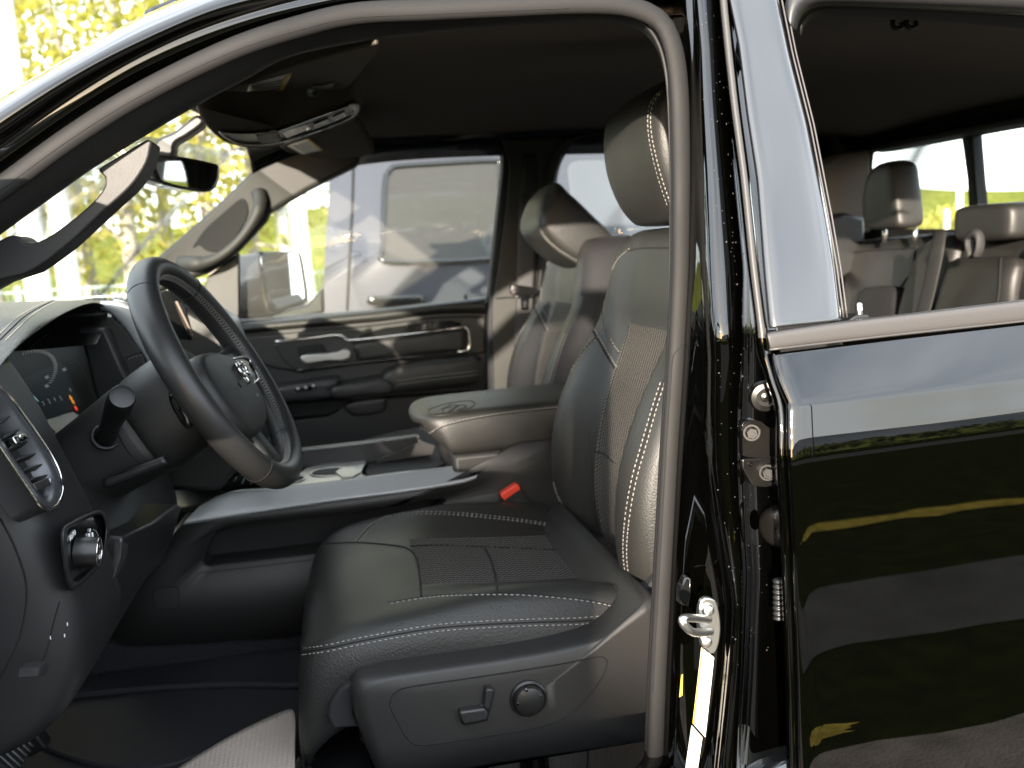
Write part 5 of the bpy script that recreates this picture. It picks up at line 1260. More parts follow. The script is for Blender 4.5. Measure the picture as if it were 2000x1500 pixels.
prism('rear_header', [(1690, 296), (1700, 285), (1880, 250), (2000, 226), (2200, 188), (2200, 202), (2000, 240), (1940, 250), (1720, 292)], 0, 0, [M['trim_grey']], T, bev=.004, plane=(w0-wn*.03, wn, wn*.06))
o = loft('rear_window', [[r4(1690, 290, .04), r4(2250, 180, .04)], [r4(1690, 460, .04), r4(2250, 450, .04)]], [M['glass']], T); solid(o, .0001)
prism('corner_trim', [(1590, 330), (1640, 300), (1700, 290), (1704, 450), (1640, 480), (1610, 470)], 2.55, .08, [M['headliner']], T, bev=.01)
prism('corner_trim', [(1600, 430), (1650, 415), (1690, 425), (1690, 520), (1620, 560), (1600, 520)], 2.45, .08, [M['plastic3']], T, bev=.01)
# coat hooks and roof handle
for u, v in ((1752, 48), (1779, 46)):
    tube('coat_hook', [P(u+dx, v+dy, 1.12) for dx, dy in crv([(-8, -8), (-9, 2), (-3, 8), (6, 7), (10, 2), (8, -5)], 16)], .0032, [M['plastic3']], T, 8)
tube('roof_handle', [P(u, v, 1.9) for u, v in crv([(1562, 114), (1575, 106), (1600, 100), (1625, 96), (1628, 92)], 16)], .010, [M['trim_grey']], T, 10)
# ---------------- floor
box('cabin_floor', (.25, YB, Z(-.735)), (2.7, 1.80, .05), [M['carpet']], T, bev=0)
box('carpet_tunnel', (-.3, 1.73, Z(-.68)), (1.4, .06, .09), [M['carpet']], T, bev=.02)
rows = [[(x, 1.0+.0, Z(-.60)), (x, .93, Z(-.61)), (x, .86, Z(-.66)), (x, .85, Z(-.80))] for x in (-1.0, -.3, .2, .5)]
o = loft('door_sill', rows, [M['paint']], T); solid(o, .01)
mt9 = [(40, 1520), (30, 1470), (60, 1412), (78, 1372), (150, 1360), (300, 1345), (450, 1338), (560, 1336), (640, 1345), (690, 1380), (700, 1560), (300, 1600)]
FM = prism('floor_mat', crv(mt9, 60, closed=True), 0, 0, [M['rubber']], None, bev=.006, plane=(Vector((0, 1.5, Z(-.690))), Vector((0, 0, 1)), Vector((0, 0, -.02))))
tag(FM, 'black rubber floor mat lying in the driver footwell', 'floor mat')
zf = lambda u, v, h=0: PZ(u, v, Z(-.690)+h)
tube('mat_rim', [zf(u, v, .004) for u, v in crv([(78, 1372), (150, 1360), (300, 1345), (450, 1338), (600, 1340)], 40)], .006, [M['rubber']], FM, 8)
tube('mat_rib', [zf(u, v, .001) for u, v in crv([(50, 1435), (110, 1470), (190, 1495), (280, 1500), (350, 1490), (440, 1450), (520, 1415)], 40)], .005, [M['rubber']], FM, 8)
# paper floor protector
M['paper'], tt, bb = nodes('embossed brown grey paper')
bb.inputs['Base Color'].default_value = (.36, .31, .27, 1); bb.inputs['Roughness'].default_value = .75
tcx = tt.nodes.new('ShaderNodeTexCoord'); vx = tt.nodes.new('ShaderNodeTexVoronoi'); vx.inputs['Scale'].default_value = 150; vx.inputs['Randomness'].default_value = .05
bpx = tt.nodes.new('ShaderNodeBump'); bpx.inputs['Strength'].default_value = 1; bpx.inputs['Distance'].default_value = .002
tt.links.new(tcx.outputs['Object'], vx.inputs['Vector']); tt.links.new(vx.outputs['Distance'], bpx.inputs['Height']); tt.links.new(bpx.outputs[0], bb.inputs['Normal'])
rows = []
bk_ = crv([(300, 1540), (345, 1502), (395, 1470), (440, 1443), (500, 1412), (545, 1392), (577, 1380)], 14)
for k in range(7):
    t = k/6
    rows.append([zf(u*(1-t)+(420+155*(i/13))*t, v*(1-t)+1640*t, .006+.02*math.sin(3.1*i/13)*(1-t)+.03*(i/13)**2) for i, (u, v) in enumerate(bk_)])
PA = loft('paper_mat', rows, [M['paper']], None, sub=2); solid(PA, .0008)
tag(PA, 'embossed grey brown paper protector curling over the floor mat', 'paper mat')
# pedals
PD = box('pedal', P(14, 1470, 1.27), (.045, .085, .018), [M['rubber']], T, bev=.004, rot=Matrix.Rotation(R(55), 3, 'Y'))
for k in range(6):
    bm = bmesh.new(); bm_box(bm, P(14, 1470, 1.27)+Vector((.009, (k-2.5)*.013, .004)), .045, .006, .006, Matrix.Rotation(R(55), 3, 'Y')); append_geo(PD, bm, M['plastic3'])
box('pedal_arm', P(40, 1410, 1.36), (.03, .03, .10), [M['plastic3']], T, bev=.004, rot=Matrix.Rotation(R(-25), 3, 'Y'))
# ---------------- far side mirror outside the window
FMr = empty('door_mirror', P(540, 560, 2.98), T)
tag(FMr, 'far door mirror in black and chrome')
gn = Vector((.80, -.58, .14)).normalized(); g0 = P(552, 545, 2.93)
prism('mirror_shell', crv([(472, 505), (485, 497), (515, 492), (580, 491), (594, 496), (602, 530), (610, 575), (604, 590), (560, 606), (530, 614), (500, 606), (480, 590), (470, 560)], 50, closed=True), 2.93, .16, [M['gloss_black']], FMr, bev=.02, seg=4) if False else None
prism('mirror_cap', crv([(510, 497), (516, 492), (579, 491), (590, 498), (597, 535), (604, 578), (597, 594), (545, 611), (532, 610), (522, 596), (513, 545)], 50, closed=True), 0, 0, [M['mirror_cap']], FMr, bev=.02, seg=4, plane=(g0, gn, Vector((-.13, .05, -.01))))
prism('mirror_frame', crv([(510, 494), (516, 491), (579, 491), (590, 498), (597, 535), (603, 578), (596, 594), (545, 611), (532, 610), (522, 596), (514, 545)], 60, closed=True), 0, 0, [M['plastic3']], FMr, bev=.004, plane=(g0, gn, -gn*.03))
prism('mirror_glass', crv([(514, 497), (577, 496), (583, 503), (588, 530), (594, 577), (589, 586), (545, 602), (535, 603), (528, 590), (518, 540)], 50, closed=True), 0, 0, [M['mirror']], FMr, bev=0, plane=(g0+gn*.002, gn, -gn*.003))
prism('mirror_arm', [(490, 590), (540, 608), (600, 596), (632, 560), (634, 612), (560, 625), (470, 632), (470, 590)], 2.90, .10, [M['plastic3']], FMr, bev=.01)
# ================================================================== the open driver's door (swung out beyond the left of the frame)
OD = empty('driver_door', (-.62, .84, .9), T)
tag(OD, "driver's door swung wide open")
def door_pt(s, z, dy=0): return Vector((-.62+math.cos(R(66))*s+dy*math.sin(R(66))*-1, .84-math.sin(R(66))*s+dy*math.cos(R(66))*-1, Z(z)))
bm = bmesh.new()
def slab(pts, t=.07):
    a = [bm.verts.new(door_pt(s, z, 0)) for s, z in pts]; b = [bm.verts.new(door_pt(s, z, t)) for s, z in pts]
    bm.faces.new(a); bm.faces.new(b[::-1]); n = len(pts)
    for i in range(n): bm.faces.new((a[i], b[i], b[(i+1) % n], a[(i+1) % n]))
slab([(0, -.75), (1.05, -.75), (1.08, -.14), (0, -.18)])
o = from_bm('door_shell', bm, OD, [M['paint']], smooth=False)
bm = bmesh.new()
slab([(0.02, -.18), (.10, -.18), (.62, .22), (1.04, .25), (1.09, .2), (1.08, -.14), (1.02, -.14), (1.03, .17), (1.0, .19), (.64, .17), (.14, -.17)], .04)
slab([(0.02, -.18), (.34, -.18), (.34, .045), (.10, -.13)], .03)
o = from_bm('door_frame', bm, OD, [M['paint']], smooth=False)
box('door_mirror', door_pt(.17, .0, -.14), (.20, .14, .26), [M['paint']], OD, bev=.03)
box('mirror_arm', door_pt(.17, -.12, -.06), (.06, .14, .06), [M['plastic3']], OD, bev=.01)
# ================================================================== ground
def ground_mat(name, c1, c2, sc=3, rough=.9, bump=.3):
    mt, t, b = nodes(name); tc_ = t.nodes.new('ShaderNodeTexCoord')
    n1 = t.nodes.new('ShaderNodeTexNoise'); n1.inputs['Scale'].default_value = sc; n1.inputs['Detail'].default_value = 9; n1.inputs['Roughness'].default_value = .65
    rp_ = t.nodes.new('ShaderNodeValToRGB'); rp_.color_ramp.elements[0].color = (*c1, 1); rp_.color_ramp.elements[1].color = (*c2, 1); rp_.color_ramp.elements[0].position = .35; rp_.color_ramp.elements[1].position = .68
    n2 = t.nodes.new('ShaderNodeTexNoise'); n2.inputs['Scale'].default_value = 90; bp = t.nodes.new('ShaderNodeBump'); bp.inputs['Strength'].default_value = bump; bp.inputs['Distance'].default_value = .02
    l = t.links.new; l(tc_.outputs['Object'], n1.inputs[0]); l(n1.outputs[0], rp_.inputs[0]); l(rp_.outputs[0], b.inputs['Base Color']); l(tc_.outputs['Object'], n2.inputs[0]); l(n2.outputs[0], bp.inputs['Height']); l(bp.outputs[0], b.inputs['Normal'])
    b.inputs['Roughness'].default_value = rough; b.inputs['Specular IOR Level'].default_value = 0; return mt
M['asphalt'] = ground_mat('asphalt', (.045, .043, .042), (.075, .072, .068), 2)
M['dirt'] = ground_mat('gravelly dirt', (.10, .085, .07), (.20, .17, .14), 4)
M['grass'] = ground_mat('grass', (.045, .060, .012), (.16, .15, .03), 5)
M['field'] = ground_mat('field grass', (.07, .09, .015), (.17, .17, .04), .6)
def sheet(name, x0, x1, y0, y1, z, mt, nx=24, ny=24, rough=0, kind='structure'):
    bm = bmesh.new(); V = [[bm.verts.new((x0+(x1-x0)*i/nx, y0+(y1-y0)*j/ny, z)) for j in range(ny+1)] for i in range(nx+1)]
    for i in range(nx):
        for j in range(ny): bm.faces.new((V[i][j], V[i+1][j], V[i+1][j+1], V[i][j+1]))
    o = from_bm(name, bm, None, [mt], smooth=False); return tag(o, kind=kind)
sheet('ground', -600, 600, -600, 900, -.02, M['field'])
M['lawn'] = ground_mat('lawn painted shaded', (.004, .006, .0018), (.013, .017, .004), 7)  # near-black green: the shade on this ground is put into its colour
M['sunlit_grass'] = ground_mat('yellow grass painted sunlit', (.16, .12, .02), (.34, .25, .05), 9)  # bright yellow stands for sunlight falling on the grass
sheet('pavement', -40, 40, .3, 14, 0, M['asphalt'])
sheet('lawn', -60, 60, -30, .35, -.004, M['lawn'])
def strip(name, x0, x1, yc, wd, z, mt, seed, gap=0):
    """a strip of ground with ragged edges"""
    rg_ = random.Random(seed); n_ = int((x1-x0)/.17); lo, hi, mid_ = [], [], []
    for i in range(n_+1):
        x = x0+(x1-x0)*i/n_; wv = 1 if not gap else max(.02, min(1, .75+.9*math.sin(x*1.7+seed)+.3*math.sin(x*4.3)))
        lo.append(Vector((x, yc-wd/2*wv+rg_.uniform(-.03, .03)*min(1, wv*2), z))); hi.append(Vector((x, yc+wd/2*wv+rg_.uniform(-.03, .03)*min(1, wv*2), z))); mid_.append(Vector((x, yc+rg_.uniform(-.01, .01), z+.002)))
    o = loft(name, [lo, mid_, hi], [mt]); return tag(o, kind='structure')
strip('path', -30, 30, -1.42, .66, .002, M['asphalt'], 1)
strip('gravel', -30, 30, .10, .72, .003, M['dirt'], 2)
strip('sunlit_strip', .9, 16, -2.82, .14, .003, M['sunlit_grass'], 3, 1)  # streak of sunlight on the grass, laid as a bright coloured strip
sheet('road', -80, 80, -16, -9.5, .0, M['asphalt'])
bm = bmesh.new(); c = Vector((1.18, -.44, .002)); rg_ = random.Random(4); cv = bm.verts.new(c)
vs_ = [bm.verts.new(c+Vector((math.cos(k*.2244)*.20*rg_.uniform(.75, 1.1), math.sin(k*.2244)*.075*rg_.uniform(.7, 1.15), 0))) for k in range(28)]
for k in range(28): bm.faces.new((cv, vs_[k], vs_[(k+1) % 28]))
tag(from_bm('sunlit_patch', bm, None, [M['sunlit_grass']], smooth=False), kind='structure')  # small pool of sunlight on the grass, put in as colour
# ================================================================== leaves and trees
def leaf_mat(name, c1, c2):
    mt, t, b = nodes(name); oi = t.nodes.new('ShaderNodeTexCoord'); n1 = t.nodes.new('ShaderNodeTexNoise'); n1.inputs['Scale'].default_value = 1.1; n1.inputs['Detail'].default_value = 4
    rp_ = t.nodes.new('ShaderNodeValToRGB'); rp_.color_ramp.elements[0].color = (*c1, 1); rp_.color_ramp.elements[1].color = (*c2, 1); rp_.color_ramp.elements[0].position = .35; rp_.color_ramp.elements[1].position = .65
    t.links.new(oi.outputs['Object'], n1.inputs[0]); t.links.new(n1.outputs[0], rp_.inputs[0]); t.links.new(rp_.outputs[0], b.inputs['Base Color'])
    b.inputs['Roughness'].default_value = .6
    tl = t.nodes.new('ShaderNodeBsdfTranslucent'); ms = t.nodes.new('ShaderNodeMixShader'); ms.inputs[0].default_value = .6
    t.links.new(rp_.outputs[0], tl.inputs[0]); t.links.new(b.outputs[0], ms.inputs[1]); t.links.new(tl.outputs[0], ms.inputs[2])
    t.links.new(ms.outputs[0], t.nodes['Material Output'].inputs[0]); return mt
M['leaf'] = leaf_mat('spring leaves', (.32, .30, .045), (.56, .51, .15))
M['leaf2'] = leaf_mat('darker leaves', (.26, .27, .035), (.48, .45, .11))
M['leaf3'] = leaf_mat('hedge leaves', (.012, .018, .005), (.035, .045, .012))
M['bark'] = mat('birch bark', (.30, .28, .24), .8, bump=('noise', 30, .4))
M['bark2'] = mat('brown bark', (.12, .095, .07), .9, bump=('noise', 30, .6))
def crown(bm, c, rx, ry, rz, n, size, rng, shell=.55, clumps=26):
    """leaf-sized faces gathered in clumps through the crown volume"""
    cl_ = []
    for _ in range(clumps):
        while True:
            p = Vector((rng.uniform(-1, 1), rng.uniform(-1, 1), rng.uniform(-1, 1)))
            if .25 < p.length < 1: break
        cl_.append(p)
    for i in range(n):
        k = rng.choice(cl_); s = rng.uniform(.12, .36)
        p = k+Vector((rng.gauss(0, s), rng.gauss(0, s), rng.gauss(0, s*.8)))
        p = Vector((p.x*rx, p.y*ry, p.z*rz))+c
        q = Quaternion((rng.gauss(0, 1), rng.gauss(0, 1), rng.gauss(0, 1), rng.gauss(0, 1))).normalized(); sz = size*rng.uniform(.6, 1.4)
        vs = [bm.verts.new(p+q @ Vector(v)*sz) for v in ((-1, 0, 0), (0, -.5, .1), (1, 0, 0), (0, .5, .1))]
        bm.faces.new(vs)
def make_tree(name, loc, h, rx, rz, n, leaf, bark, label, group, seed, size=.10, tr=.11, low=.35):
    rng = random.Random(seed)
    t = empty(name, loc); tag(t, label, 'tree', group)
    bm = bmesh.new(); base = Vector(loc)
    pts = []
    for k in range(9): pts.append(base+Vector((rng.gauss(0, .05)*k*.3, rng.gauss(0, .05)*k*.3, h*.9*k/8)))
    bm_tube(bm, pts, [tr*(1.25-1.1*k/8)+.012 for k in range(9)], 9)
    for k in range(9):
        f = rng.uniform(low, .85); s = pts[0].lerp(pts[-1], f); a = rng.uniform(0, 6.28); ln_ = rx*rng.uniform(.5, .9)
        e = s+Vector((math.cos(a)*ln_, math.sin(a)*ln_, ln_*rng.uniform(.3, .9))); mid_ = (s+e)/2+Vector((0, 0, -.08*ln_))
        bm_tube(bm, [s, mid_, e], [tr*.42*(1.1-f), tr*.25*(1.1-f)+.006, .006], 6)
    from_bm('trunk', bm, t, [bark])
    bm = bmesh.new()
    crown(bm, base+Vector((0, 0, h*(low+1)/2)), rx, rx, rz, n, size, rng, clumps=34)
    from_bm('crown', bm, t, [leaf], smooth=False, recalc=False)
    return t
def gpt(u, y): # ground point below pixel column u at distance y
    p = P(u, 500, y); return Vector((p.x, y, 0))
spots = [(-120, 13, 8, 2.6, 3.6), (-20, 17, 10, 3.0, 4.6), (75, 12.5, 8, 2.4, 3.6), (170, 16, 10, 3.0, 4.8), (255, 13, 9, 2.6, 4.0), (330, 18, 11, 3.2, 5.0), (420, 14, 9, 2.6, 4.0), (500, 17.5, 10, 3.0, 4.6), (590, 14.5, 8, 2.4, 3.6), (660, 18, 10, 3, 4.6), (760, 20, 9, 3, 4)]
names = ['leftmost yellow green tree past the windscreen, first of the row', 'second yellow green tree from the left, beside the leftmost white post', 'yellow green tree behind the leftmost white post', 'yellow green tree over the near windscreen pillar', 'tree seen through the driver side grab handle', 'tall tree behind the inside mirror', 'tree seen below the overhead console', 'tree over the far windscreen pillar', 'tree beyond the far door mirror', 'tree beside the rear of the dusty pickup', 'tree standing behind the dusty pickup cab']
for i, (u, y, h, rx, rz) in enumerate(spots):
    make_tree('roadside_tree', gpt(u, y), h, rx, rz, 2300, M['leaf'] if i % 3 else M['leaf2'], M['bark'], names[i], 'yellow green trees beyond the bonnet', 40+i, .085, .10, .22)
# white posts
M['post'] = mat('white painted post', (.72, .71, .68), .5)
def post(u, y, r_, h, lab):
    t = empty('white_post', gpt(u, y)); tag(t, lab, 'post', 'white posts round the lot')
    b = gpt(u, y); lathe('post_shaft', [(r_*1.02, 0), (r_, .05), (r_*.97, h*.5), (r_*.93, h)], b, Vector((0, 0, 1)), [M['post']], t, 18)
    lathe('post_cap', [(r_*.93, 0), (r_*1.05, .01), (r_*1.05, .06), (r_*.5, .10), (0, .11)], b+Vector((0, 0, h)), Vector((0, 0, 1)), [M['post']], t, 18)
post(66, 8.5, .105, 6.5, 'thick white post at the top left, nearest the bonnet'); post(128, 9.5, .105, 3.05, 'short white post seen through the grab handle'); post(590, 11, .10, 6, 'white post between the far mirror and the dusty pickup'); post(556, 14, .09, 6, 'thin white post just left of the one by the dusty pickup')
post(1849, 24, .075, 1.95, 'thin white pole seen through the rear window, left of two'); post(1874, 26, .10, 3.0, 'white pole right against the rear window divider')
# mesh fence by the trees
FN = empty('mesh_fence', (-4, 11.6, 0)); tag(FN, 'pale blue mesh fence along the foot of the trees', 'fence')
M['fence'] = mat('pale blue fence wire', (.40, .50, .52), .5)
for k in range(9):
    x = -9+k*1.35
    tube('fence_post', [Vector((x, 11.6, 0)), Vector((x, 11.6, 1.62))], .03, [M['fence']], FN, 8)
bm = bmesh.new()
for z in (.1, .5, .9, 1.3, 1.55): bm_tube(bm, [Vector((-9, 11.6, z)), Vector((1.8, 11.6, z))], .009, 5)
for k in range(180): bm_tube(bm, [Vector((-9+k*.06, 11.6, .08)), Vector((-9+k*.06, 11.6, 1.58))], .003, 4)
from_bm('fence_mesh', bm, FN, [M['fence']])
# low pale wall / parked cars far behind the fence
def far_car(loc, c, lab, flip=1):
    t = empty('parked_car', loc); tag(t, lab, 'car', 'cars parked behind the fence')
    mt_ = mat('car paint '+lab[:12], c, .3, coat=1)
    b = Vector(loc)
    pf = [(-2.1, .35), (-2.15, .75), (-1.9, .92), (-1.1, .98), (-.6, 1.42), (.7, 1.46), (1.5, 1.02), (2.1, .9), (2.2, .6), (2.15, .35)]
    rows = []
    for y, s, dz in ((-.86, .96, 0), (-.90, 1, 0), (-.74, .99, 0), (0, 1, .03), (.74, .99, 0), (.90, 1, 0), (.86, .96, 0)):
        tuck = .14 if abs(y) > .8 else 0
        rows.append([b+Vector((x*s*flip, (y if z < 1.0 else y*.80), z+dz*(z > .9))) for x, z in pf])
    loft('car_body', rows, [mt_], t, sub=1)
    bm = bmesh.new()
    for y in (-.745, .745): 
        vs = [bm.verts.new(b+Vector((x*flip, y*1.03, z))) for x, z in ((-1.0, 1.0), (-.56, 1.36), (.66, 1.40), (1.3, 1.03))]; bm.faces.new(vs)
    o = from_bm('car_window', bm, t, [M['screen']]); solid(o, .02)
    for x in (-1.35, 1.4):
        for y in (-.82, .82):
            wv = b+Vector((x*flip, y, .33)); wl = lathe('wheel', [(.0, -.09), (.2, -.1), (.22, -.11), (.33, -.09), (.33, .09), (.22, .11), (0, .1)], wv, Vector((0, 1, 0)), [M['rubber']], t, 20)
far_car(tuple(gpt(40, 14.0)), (.10, .13, .16), 'dark blue grey car parked behind the fence at the far left'); far_car(tuple(gpt(215, 13.6)), (.22, .25, .27), 'grey car parked behind the fence beside the steering wheel', -1)
# ================================================================== the dusty pickup parked alongside
YN = 4.35
M['dusty'] = mat('dusty black paint', (.028, .031, .045), .45, coat=.4, coat_rough=.25, bump=('noise', 60, .02), var=.12, vscale=3)
M['dusty_glass'] = mat('dusty tinted glass', (.06, .065, .075), .16, coat=.8, coat_rough=.06, var=.1, vscale=12)
M['pane_dusty'] = glass_mat('dusty pickup pane', (.16, .175, .20), haze=.06)
NB_ = empty('neighbour_pickup', (.6, YN+.9, 0)); tag(NB_, 'dusty black pickup parked alongside, seen through the passenger windows', 'pickup truck')
gx = lambda u, v=500, y=YN: P(u, v, y)
cab = [(628, 620), (632, 560), (636, 470), (646, 335), (655, 322), (700, 312), (800, 305), (960, 297), (1200, 280), (1330, 300), (1440, 400), (1480, 520), (1490, 620)]
def body_y(v): return YN+max(0, (520-v))/1800*YN*.32
rows = []
for off, dy in ((0, .02), (0, 0)):
    rows.append([P(u, v, body_y(v)+dy) for u, v in crv(cab, 60)])
ins = crv([(640, 620), (646, 560), (652, 470), (660, 345), (668, 335), (710, 324), (800, 318), (960, 310), (1200, 296), (1318, 312), (1424, 405), (1462, 520), (1470, 620)], 60)
win1 = [(750, 510), (748, 480), (752, 360), (760, 335), (775, 326), (860, 320), (966, 315), (976, 325), (976, 420), (968, 500), (950, 506), (850, 511)]
def flatpoly(name, pts, y_off, mt, parent, n=50, lin=False, th=.03):
    c = crv(pts, n, closed=True, lin=lin); bm = bmesh.new()
    a = [bm.verts.new(P(u, v, body_y(v)+y_off)) for u, v in c]; b = [bm.verts.new(p.co+Vector((0, th, 0))) for p in a]
    bm.faces.new(a); bm.faces.new(b[::-1])
    for i in range(n): bm.faces.new((a[i], b[i], b[(i+1) % n], a[(i+1) % n]))
    o = from_bm(name, bm, parent, [mt]); bevel(o, .008, 2); return autosmooth(o, 40)
outc = crv(cab+[(1490, 760), (1490, 1100), (640, 1180), (628, 760)], 140, closed=True, lin=True)
def nearest_start(loop, p):
    k = min(range(len(loop)), key=lambda i: math.dist(loop[i], p)); return loop[k:]+loop[:k]
def area(l): return sum(l[i][0]*l[(i+1) % len(l)][1]-l[(i+1) % len(l)][0]*l[i][1] for i in range(len(l)))
def holed_side(name, win, y_add, scale=None):
    wi = crv(win, 140, closed=True); 
    if area(wi)*area(outc) < 0: wi = wi[::-1]
    c = (sum(p[0] for p in wi)/140, sum(p[1] for p in wi)/140)
    # pair by angle so the faces fan cleanly from the window outwards
    ring = []
    for u, v in wi:
        d = (u-c[0], v-c[1]); L_ = math.hypot(*d); best = None
        for a, b in zip(outc, outc[1:]+outc[:1]):
            ex, ey = b[0]-a[0], b[1]-a[1]; det = d[0]*-ey+d[1]*ex
            if abs(det) < 1e-9: continue
            t = ((a[0]-c[0])*-ey+(a[1]-c[1])*ex)/det; s_ = (d[0]*(a[1]-c[1])-d[1]*(a[0]-c[0]))/det
            if t > 0 and -.001 <= s_ <= 1.001 and (best is None or t < best): best = t
        ring.append((c[0]+d[0]*best, c[1]+d[1]*best))
    f = lambda p, dy=0: P(p[0], p[1], body_y(p[1])+y_add+dy) if y_add == 0 else P(p[0], p[1], YN+y_add+dy)
    mid_ = [(p[0]*.5+q_[0]*.5, p[1]*.5+q_[1]*.5) for p, q_ in zip(ring, wi)]
    o = loft(name, [[f(p, .03) for p in ring], [f(p) for p in ring], [f(p) for p in mid_], [f(p) for p in wi], [f(p, .03) for p in wi]], [M['dusty']], NB_, closed_u=True)
    for p in o.data.polygons: p.use_smooth = False
    return o
holed_side('cab_side', win1, 0)
holed_side('cab_side', [(757, 440), (760, 385), (775, 380), (860, 376), (965, 374), (1000, 376), (1010, 430), (990, 436), (860, 441)], 1.55)
prism('cab_roof', [(640, 345), (655, 330), (700, 316), (960, 302), (1200, 287), (1330, 305), (1330, 320), (960, 318), (700, 328), (650, 345)], YN+.33, 1.2, [M['dusty']], NB_, bev=.01)
tube('cab_window_seal', [P(u, v, body_y(v)-.006) for u, v in crv(win1, 80, closed=True)], .014, [M['gloss_black']], NB_, 8, closed=True)
flatpoly('cab_window', win1, -.008, M['pane_dusty'], NB_, 60, False, .0003)
flatpoly('window_trim', [(750, 512), (850, 512), (950, 507), (968, 502), (968, 508), (950, 514), (850, 519), (750, 519)], -.012, M['moulding'], NB_, 30, True, .02)
flatpoly('cab_window', [(1108, 330), (1118, 312), (1160, 310), (1260, 312), (1300, 330), (1380, 420), (1400, 490), (1130, 500), (1120, 420)], -.008, M['dusty_glass'], NB_, 50, True, .02)
tube('door_seam', [P(u, v, body_y(v)-.004) for u, v in crv([(690, 326), (688, 400), (683, 500), (678, 600), (676, 700)], 20)], .006, [M['thread_dk']], NB_, 6)
tube('door_seam', [P(u, v, body_y(v)-.004) for u, v in crv([(1075, 300), (1072, 400), (1065, 500), (1062, 600), (1060, 700)], 20)], .006, [M['thread_dk']], NB_, 6)
tube('roof_gutter', [P(u, v, body_y(v)-.01) for u, v in crv([(655, 322), (700, 312), (800, 305), (960, 297), (1200, 281)], 20)], .012, [M['dusty']], NB_, 6)
pad('cab_handle', [(715, 584), (730, 578), (820, 576), (828, 584), (822, 596), (730, 598)], YN-.05, .08, [M['gloss_black']], NB_, puff=.02)
flatpoly('fuel_flap', [(676, 492), (690, 489), (705, 491), (706, 500), (690, 504), (678, 502)], -.004, M['dusty'], NB_, 20, True, .02)
# bed of the pickup towards the left, low
flatpoly('cargo_bed', [(628, 606), (560, 612), (480, 620), (300, 640), (100, 660), (90, 1000), (628, 1000)], .01, M['dusty'], NB_, 60, True, 1.6)
for u in (330, 1330):
    c = gpt(u, YN+.12); lathe('wheel', [(.0, -.10), (.22, -.12), (.25, -.13), (.40, -.11), (.41, .11), (.25, .13), (0, .1)], Vector((c.x, c.y, .41)), Vector((0, 1, 0)), [M['rubber']], NB_, 28)
# ================================================================== land beyond the rear window
def hills(name, y, pts, mt, th=30):
    rows = []
    for dy, f in ((-th*.5, 0), (-th*.25, .6), (0, 1), (th, .8), (th*2, 0)):
        rows.append([Vector((x, y+dy, h*f-.1)) for x, h in pts])
    o = loft(name, rows, [mt], None, sub=2); return tag(o, kind='structure')
rg = random.Random(5)
hills('hills', 170, [(x, 13+4*math.sin(x*.03)+rg.uniform(-1.5, 1.5)) for x in range(-200, 420, 20)], M['field'], 60)
M['added_hill'] = ground_mat('hazy added hill', (.15, .155, .165), (.26, .255, .25), .05)
hills('reflection_hills', -150, [(x, 12.5+2*math.sin(x*.045)+rg.uniform(-1, 1)) for x in range(-40, 420, 15)], M['added_hill'], -40)  # unseen hills added to grey the sky band mirrored in the door
bm = bmesh.new(); rng = random.Random(9)
for k in range(150):
    x = rng.uniform(8, 150); y = rng.uniform(50, 90)
    crown(bm, Vector((x, y, 1.3)), rng.uniform(1.5, 3.2), 1.6, rng.uniform(1.0, 1.9), 130, .32, rng, clumps=8)
o = from_bm('bushes', bm, None, [M['leaf']], smooth=False, recalc=False); tag(o, 'green scrub covering the field beyond the rear window', 'bushes', kind='stuff')
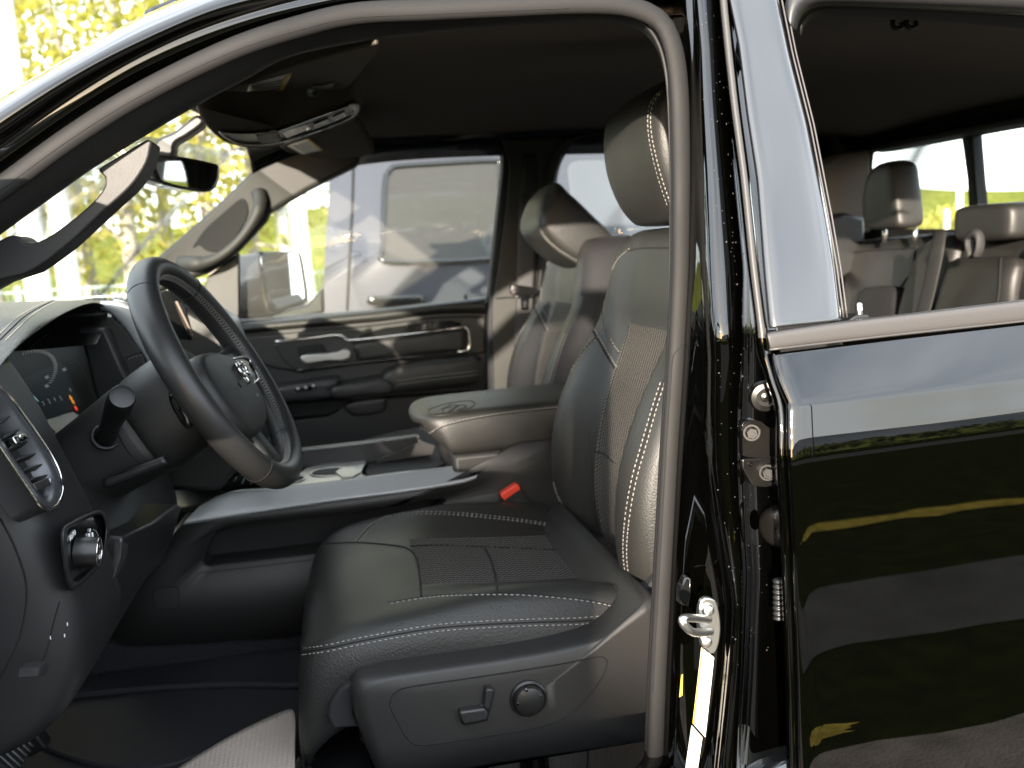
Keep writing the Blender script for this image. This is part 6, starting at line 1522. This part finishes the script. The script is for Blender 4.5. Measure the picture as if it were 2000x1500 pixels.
# ================================================================== what stands behind the camera and shows in the door's paint
HGE = empty('hedge', (30, -22, 0)); tag(HGE, 'long low dark hedge mirrored in the rear door paint', 'hedge')
rng = random.Random(33); bm = bmesh.new()
for k in range(90): crown(bm, Vector((3+k*.7, -22+rng.uniform(-.3, .3), .72)), .6, .5, rng.uniform(.55, .78), 110, .11, rng, clumps=7)
from_bm('foliage', bm, HGE, [M['leaf3']], smooth=False, recalc=False)
bm = bmesh.new()
for k in range(60): bm_tube(bm, [Vector((3.2+k*1.05, -22, 0)), Vector((3.2+k*1.05+rng.uniform(-.1, .1), -22, .9))], [.03, .015], 5)
from_bm('stem', bm, HGE, [M['bark2']])
LPp = empty('lamp_post', (10.5, -19, 0)); tag(LPp, 'thin grey lamp post mirrored as a dark line in the rear door', 'lamp post')
lathe('post_shaft', [(.11, 0), (.08, .3), (.06, 3), (.045, 6.5)], Vector((10.5, -19, 0)), Vector((0, 0, 1)), [M['trim_grey']], LPp, 12)
tube('lamp_arm', [Vector((10.5, -19, 6.45)), Vector((10.7, -19, 6.75)), Vector((11.6, -19, 6.85))], .035, [M['trim_grey']], LPp, 8)
box('lamp_head', (11.8, -19, 6.83), (.6, .22, .10), [M['moulding']], LPp, bev=.03)
# unseen slim tree added towards the sun, its crown shaped to shade the cabin
B0 = Vector((-4.54, -11.11, 0)); yt = empty('shade_tree', B0); tag(yt, 'unseen slim tree added behind the camera to shade the seats', 'tree')
rng = random.Random(21); bm = bmesh.new()
bm_tube(bm, [B0, B0+Vector((.02, .01, 1.2)), B0+Vector((-.02, .02, 2.4)), B0+Vector((0, 0, 3.5))], [.045, .036, .025, .010], 8)
for k in range(7):
    z = 1.9+k*.2; a = k*2.4; bm_tube(bm, [B0+Vector((0, 0, z)), B0+Vector((math.cos(a)*.2, math.sin(a)*.2, z+.22))], [.010, .004], 5)
from_bm('trunk', bm, yt, [M['bark2']])
bm = bmesh.new(); crown(bm, B0+Vector((0, 0, 2.95)), .22, .22, .70, 420, .07, rng, clumps=22)
crown(bm, B0+Vector((.935, -.355, 0))*-.36+Vector((0, 0, 3.30)), .15, .15, .22, 240, .06, rng, clumps=9)  # extra clump added to shade the steering wheel
from_bm('crown', bm, yt, [M['leaf2']], smooth=False, recalc=False)

# keep every thing at thing > part > sub-part
def depth(o):
    k = 0
    while o.parent is not None: o = o.parent; k += 1
    return k
for o in list(COL.objects):
    while depth(o) > 2:
        o.parent = o.parent.parent; o.matrix_parent_inverse = wm(o.parent).inverted()
